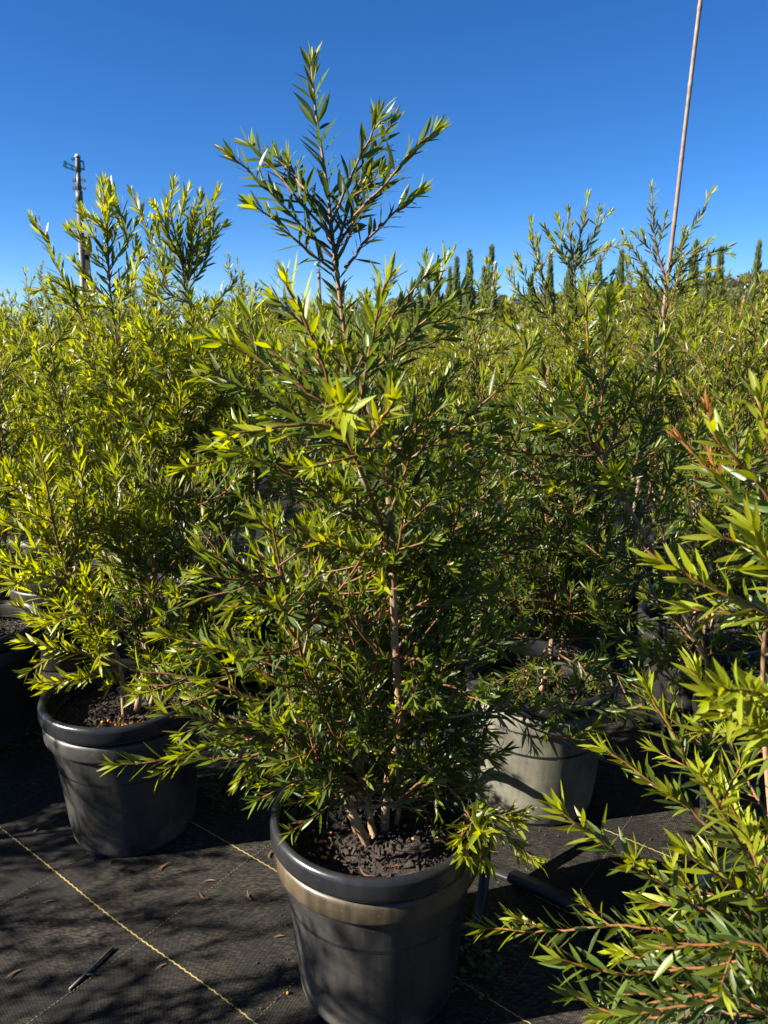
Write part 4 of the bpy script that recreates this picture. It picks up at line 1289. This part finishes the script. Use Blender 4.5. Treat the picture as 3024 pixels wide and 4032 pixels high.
def sprinkler(base, top_, label, pipe_mat, r=.0125, post=False, turn=0., k=1.):
    base, top_ = np.array(base, float), np.array(top_, float)
    o = link('sprinkler_riser', None, loc=tuple(base)); tag(o, label, 'sprinkler')
    d = top_ - base; H = np.linalg.norm(d); dn = d / H
    neck = d - dn * .13 * k
    simple_tube('pipe', [np.zeros(3), neck * .5, neck], r, pipe_mat, o)
    simple_tube('coupling', [neck - dn * .02, neck + dn * .025 * k], r * 1.08, M_PVC, o)
    up = neck + dn * .02 * k
    simple_tube('nozzle_stem', [up, up + dn * .07 * k], .009 * k, M_PVC, o, 10, .007 * k)
    # two clamp lugs either side of the neck
    for zz in (.015, .042):
        c = up + dn * zz * k
        pr = []
        for sg in (-1, 1):
            pr.append(box_mesh('lug', c[0] + sg * .016 * k, c[1], c[2], .014 * k, .010 * k, .009 * k, None, Matrix.Rotation(sg * .3, 3, 'Y')))
        multi('clamp', pr, M_PVC, o)
    hd = up + dn * .07 * k
    body = simple_tube('sprinkler_head', [hd, hd + dn * .02 * k, hd + dn * .042 * k, hd + dn * .05 * k], .011 * k, M_PVC, o, 10, .008 * k)
    simple_tube('cap', [hd + dn * .048 * k, hd + dn * .058 * k], .012 * k, M_WHITE, o, 10, .006 * k)
    R = Matrix.Rotation(turn, 3, 'Z')
    # swinging arm: open blue frame with a spoon at its end
    arm = []
    def bar(x0, z0, x1, z1, tk=.0055):
        m = Vector(((x0 + x1) / 2, 0, (z0 + z1) / 2)); ln = math.hypot(x1 - x0, z1 - z0); an = -math.atan2(z1 - z0, x1 - x0)
        v, f = box_mesh('b', 0, 0, 0, ln * k, .013 * k, tk * k, None, Matrix.Rotation(an, 3, 'Y'))
        v = [R @ (q + m * k) + Vector(tuple(hd)) for q in v]
        return v, f
    arm += [bar(0, .000, -.040, .014), bar(-.006, .014, -.040, .028), bar(-.040, .010, -.040, .030, .004), bar(-.040, .034, -.047, .014, .007), bar(-.018, .004, -.022, .022)]
    multi('swing_arm', arm, M_BLUE, o)
    arm2 = [bar(0, .040, .020, .034), bar(.020, .036, .021, .006, .004), bar(.012, .010, .021, .008), bar(-.004, .044, -.020, .040, .006)]
    multi('weight_arm', arm2, M_BLUE, o)
    if post:
        q = Vector((POSTX, .03, 0))
        pr = [box_mesh('p', q.x, q.y, post / 2, .030, .006, post, None), box_mesh('p', q.x, q.y + .012, post / 2 - .001, .006, .020, post - .002, None)]
        multi('steel_post', pr, M_STEEL, o)
        multi('tie', [box_mesh('t', dn[0] * h_ / 2 + POSTX / 2, .012, h_, .05 + abs(POSTX - dn[0] * h_), .05, .012, None) for h_ in (post - .10, post - .6)], M_STEEL, o)
    return o


Yp = 4.6
pt, pb = at(168, 345, Yp), at(177, 560, Yp)
bx_ = pt[0] + (pb[0] - pt[0]) * (pt[2] - .006) / (pt[2] - pb[2])
POSTX = at(183, 500, Yp + .03)[0] - bx_
sprinkler((bx_, Yp, .006), pt, 'grey sprinkler riser tied to a dark steel post among the golden-tipped shrubs', M_PVC, .0175, post=1.72, turn=.2, k=1.55)
p = at(1070, 573, 7.2)
sprinkler((p[0] - .12, 7.2, .006), p, 'slim grey sprinkler riser standing in front of the slim conifers', M_PVC, .0155, turn=2.9, k=1.7)
p = at(688, 566, 6.0)
sprinkler((p[0] + .02, 6.0, .006), p, 'short grey sprinkler riser half hidden behind the tallest spindly shrub', M_PVC, .012, turn=1.0, k=.8)
p = at(1614, 617, 10)
sprinkler((p[0] - .22, 10, .006), p, 'rust-coloured sprinkler riser beside the thickest slim conifer', M_RUSTP, .015, turn=.8, k=1.1)

# bamboo cane
c0, c1 = at(1446, 540, 3.10), at(1520, -6, 2.98)
dv = (c1 - c0) / np.linalg.norm(c1 - c0)
foot = c0 - dv * (c0[2] - .31) / dv[2]
Lc = np.linalg.norm(c1 - foot) + .35
o = link('bamboo_cane', None, loc=tuple(foot)); tag(o, 'tall bare bamboo cane leaning above the forked sparse shrub', 'cane')
prof_pts, prof_r = [], []
nodes = np.arange(.12, Lc, .235)
tt = np.arange(0, Lc, .008)
bow = np.array((.0, 0, 0))
pts = np.array([dv * t_ + np.array((.012 * math.sin(t_ * 2.2), .008 * math.cos(t_ * 1.7), 0)) for t_ in tt])
rad_c = .0090 - .0018 * tt / Lc
for nd in nodes: rad_c = rad_c + .0016 * np.exp(-((tt - nd) / .007) ** 2)
v, f = tube(pts, rad_c, 10)
link('culm', quads_mesh('culm', v, f, M_CANE), o)

# ---------------------------------------------------------------- irrigation pipe on the mat
def ridged_pipe(name, pix, r, label, world=None):
    P = list(world or [])
    for a, b in pix or []:
        g = ground(a, b); P.append((g[0], g[1], float(hz(g[0], g[1])) + r * .62))
    poly = spline(P, .03)
    sides = 28
    v, f = tube(poly, np.full(len(poly), r), sides)
    v = v.reshape(-1, sides, 3)
    mult = np.where(np.arange(sides) % 4 == 0, 1.07, 1.0) if pix else np.ones(sides)
    c = poly[:, None]
    v = c + (v - c) * mult[None, :, None] * np.array((1.15, 1.15, .62 if pix else 1.1))
    o = link(name, quads_mesh(name, v.reshape(-1, 3), f, M_PIPE, True))
    return tag(o, label, 'pipe', None)


ridged_pipe('irrigation_pipe', [(985, 1862), (1060, 1888), (1150, 1925), (1230, 1962), (1320, 2012), (1420, 2075), (1520, 2150)], .017, 'ribbed black irrigation pipe lying on the mat beside the tan-ringed pot')
ridged_pipe('irrigation_pipe', None, .010, 'thin black irrigation pipe arching up beside the dusty grey-brown pot', [(-.42, 2.02, .02), (-.22, 1.93, .025), (-.05, 1.80, .13), (.10, 1.68, .235), (.20, 1.58, .215), (.225, 1.50, .12), (.21, 1.41, .035), (.17, 1.33, .018), (.10, 1.42, .018)])

# ---------------------------------------------------------------- small things on mat and soil
def litter_mesh(L, wd, curl, seed):
    rs = np.random.RandomState(seed)
    st = np.linspace(0, 1, 7)
    V = []
    for t in st:
        hw = wd / 2 * max(.03, math.sin(math.pi * t ** .85))
        z = curl * (t - .5) ** 2 * 4 * L + .001
        y = .15 * L * math.sin(t * 3)
        V += [(t * L - L / 2, y - hw, z + hw * .5), (t * L - L / 2, y, z), (t * L - L / 2, y + hw, z + hw * .5)]
    F = []
    for i in range(6):
        a = i * 3
        F += [(a, a + 3, a + 4, a + 1), (a + 1, a + 4, a + 5, a + 2)]
    return py_mesh('litter', V, F, M_DRY, True)


LIT = [litter_mesh(.031, .006, .08, 1), litter_mesh(.023, .005, .05, 2), litter_mesh(.035, .0065, .14, 3)]
for k, (a, b, rz) in enumerate(((81, 1797, 1.2), (105, 1954, .4), (440, 1942, 2.4), (452, 1911, .1), (349, 2098, .7), (353, 1882, .9), (585, 1855, 1.4), (603, 2038, .2), (540, 1945, 2.0), (30, 2110, .8), (1250, 1840, 1.1))):
    g = ground(a, b)
    o = link('fallen_leaf', LIT[k % 3], loc=(g[0], g[1], float(hz(g[0], g[1])) + .0015))
    o.rotation_euler = (0, 0, rz)
    tag(o, 'small curled brown dry leaf lying on the woven mat', 'leaf', 'dry leaves on the mat')
for k, (dx, dy, rz) in enumerate(((.03, -.085, .3), (.06, -.06, 1.4), (-.02, -.1, 2.2), (.1, -.05, .8), (.09, .03, 2.7), (.0, -.12, .1), (-.06, -.1, 1.1))):
    o = link('dead_leaf', LIT[k % 3], loc=(S0X + dx, S0Y + dy, .317)); o.rotation_euler = (.1, .1, rz)
    tag(o, 'brown dead leaf on the potting mix under the tallest spindly shrub', 'leaf', 'dead leaves on the potting mix')

rs_ = np.random.RandomState(77)
V, F = [], []
for k in range(330):
    if k < 200:
        cx_, cy_ = ((S0X, S0Y), (S1X, S1Y), (S3X, S3Y))[k % 3]
        a_ = rs_.uniform(0, 6.28); r_ = .152 + abs(rs_.normal(0, .05)); x_, y_ = cx_ + r_ * math.cos(a_), cy_ + r_ * math.sin(a_)
    else: x_, y_ = rs_.uniform(-1.1, .7), rs_.uniform(1.0, 2.2)
    b_ = len(V); e_ = rs_.uniform(.0012, .0042); z_ = float(hz(np.array(x_), np.array(y_))) + e_ * .4
    V += [(x_ + e_ * rs_.uniform(.6, 1.6), y_, z_), (x_ - e_, y_ + e_ * rs_.uniform(.4, 1), z_), (x_ - e_ * rs_.uniform(.3, 1), y_ - e_, z_), (x_, y_, z_ + e_ * .8), (x_, y_, z_ - e_ * .5)]
    F += [tuple(b_ + i for i in f) for f in ((0, 1, 3), (1, 2, 3), (2, 0, 3), (1, 0, 4), (2, 1, 4), (0, 2, 4))]
tag(link('spilled_potting_mix', py_mesh('spilled_potting_mix', V, F, M_CHIP)), 'crumbs of spilled potting mix scattered on the mat round the pots', 'soil', kind='stuff')

# thin stake lying on the mat
g0, g1 = ground(244, 2054), ground(150, 2144)
mid = (g0 + g1) / 2
o = link('plastic_stake', None, loc=(mid[0], mid[1], float(hz(mid[0], mid[1])) + .0045)); tag(o, 'thin grey plastic stake lying on the mat between marker threads', 'stake')
dd = (g1 - g0) / 2
simple_tube('shaft', [-dd, dd * 0, dd], .0034, M_PVC, o, 8, .0026)
simple_tube('prong', [dd * .35 + np.array((-.002, .003, 0)), dd * .2 + np.array((.018, -.006, .001))], .0022, M_STEEL, o, 6)


def ico(r):
    bpyV, t = [], (1 + 5 ** .5) / 2
    vs_ = [(-1, t, 0), (1, t, 0), (-1, -t, 0), (1, -t, 0), (0, -1, t), (0, 1, t), (0, -1, -t), (0, 1, -t), (t, 0, -1), (t, 0, 1), (-t, 0, -1), (-t, 0, 1)]
    fs = [(0, 11, 5), (0, 5, 1), (0, 1, 7), (0, 7, 10), (0, 10, 11), (1, 5, 9), (5, 11, 4), (11, 10, 2), (10, 7, 6), (7, 1, 8), (3, 9, 4), (3, 4, 2), (3, 2, 6), (3, 6, 8), (3, 8, 9), (4, 9, 5), (2, 4, 11), (6, 2, 10), (8, 6, 7), (9, 8, 1)]
    s_ = r / math.sqrt(1 + t * t)
    # one subdivision for a rounder bead
    V = [Vector(v) * s_ for v in vs_]; F = []; mid_ = {}
    def m(a, b):
        k = (min(a, b), max(a, b))
        if k not in mid_:
            V.append(((V[a] + V[b]) / 2).normalized() * r); mid_[k] = len(V) - 1
        return mid_[k]
    for a, b, c in fs:
        x, y, z = m(a, b), m(b, c), m(c, a)
        F += [(a, x, z), (b, y, x), (c, z, y), (x, y, z)]
    return py_mesh('granule', V, F, M_GRAN, True)


GR = [ico(.0037), ico(.0031)]
rg = random.Random(9)


def granule(x, y, z, label, group):
    o = link('fertiliser_granule', GR[rg.randrange(2)], loc=(x, y, z)); o.rotation_euler = (rg.random() * 3, rg.random() * 3, 0)
    tag(o, label, 'granule', group)


for i in range(64):
    r_ = abs(rg.gauss(0, .026)); a_ = rg.uniform(0, 6.283)
    granule(S1X + .03 + r_ * 1.25 * math.cos(a_), S1Y - .080 + r_ * .7 * math.sin(a_), .3185 + rg.uniform(0, .004), 'orange fertiliser granule in the heap on the soil under the low bushy shrub', 'orange granules under the low bushy shrub')
for i in range(34):
    if i < 24: x, y = S0X - .10 + rg.gauss(0, .022), S0Y - .02 + rg.gauss(0, .035)
    else: x, y = S0X + rg.uniform(.02, .13), S0Y + rg.uniform(-.09, .08)
    if (x - S0X) ** 2 + (y - S0Y) ** 2 < .150 ** 2:
        granule(x, y, .3175, 'orange fertiliser granule on the soil under the tallest spindly shrub', 'orange granules under the tallest shrub')
g = ground(622, 2159)
granule(g[0], g[1], float(hz(g[0], g[1])) + .003, 'lone orange fertiliser granule dropped on the mat beside the tan-ringed pot', 'dropped granule')

# one orange dead leaf caught on the tall shrub's stem
o = link('orange_leaf', litter_mesh(.030, .009, .03, 7), loc=tuple(at(832, 1332, S0Y - .02))); o.data.materials[0] = M_ORLEAF
o.rotation_euler = (.9, .1, .1)
tag(o, 'single orange dead leaf caught against the tan stem of the tallest spindly shrub', 'leaf')


# low weeds in the shade beside the pots
def weed(x, y, seed, label):
    rs = np.random.RandomState(seed)
    n = 60
    az = rs.uniform(0, 6.28, n); r = .055 * np.sqrt(rs.rand(n))
    pos = np.stack([r * np.cos(az), r * np.sin(az), rs.uniform(.004, .03, n)], 1)
    D = np.stack([np.cos(az), np.sin(az), rs.uniform(-.1, .5, n)], 1); D /= np.linalg.norm(D, axis=1, keepdims=True)
    Nn = np.array((0, 0, 1.)) + rs.normal(0, .3, (n, 3)); Nn -= (Nn * D).sum(1, keepdims=True) * D; Nn /= np.linalg.norm(Nn, axis=1, keepdims=True)
    v, f, t, q = leaf_geo(pos, D, Nn, rs.uniform(.010, .018, n), rs.uniform(.5, .9, n), rs.rand(n), np.zeros(n, int), [leaf_template((0, .2, .5, .8, 1), (.1, .4, 1, .8, .1), .6, .1, .2)])
    o = link('weed', None, loc=(x, y, float(hz(np.array(x), np.array(y))))); tag(o, label, 'weed', 'small weeds in the shade of the pots')
    fo = link('leaves', quads_mesh('weed_leaves', v, f, M_WEED, True, {'tone': t, 'rnd': q}), o)
    fo['kind'] = 'stuff'
    VV, FF, base_ = [], [], 0
    for i in range(0, n, 5):
        tv, tf = tube(np.array([(0, 0, 0), pos[i] * .6 + np.array((0, 0, .004)), pos[i]]), [.0012, .001, .0006], 4)
        VV.append(tv); FF.append(tf + base_); base_ += len(tv)
    link('stalks', quads_mesh('weed_stalks', np.concatenate(VV), np.concatenate(FF), M_WEED, True, {'tone': np.full(base_, .6), 'rnd': np.full(base_, .5)}), o)


for k, (a, b, lb) in enumerate(((478, 1715, 'small round-leaved weed in the shade beside the granule-strewn pot'), (500, 1752, 'small round-leaved weed in the shade beside the granule-strewn pot'),
                                (1018, 2120, 'small round-leaved weed in the shade beside the tan-ringed pot'), (1050, 2065, 'small round-leaved weed in the shade beside the tan-ringed pot'), (50, 1620, 'small round-leaved weed at the foot of the unlit black pot'))):
    g = ground(a, b); weed(g[0], g[1], k + 3, lb)

print('objects', len(bpy.data.objects), 'tris', sum(len(m.polygons) * 2 for m in bpy.data.meshes))
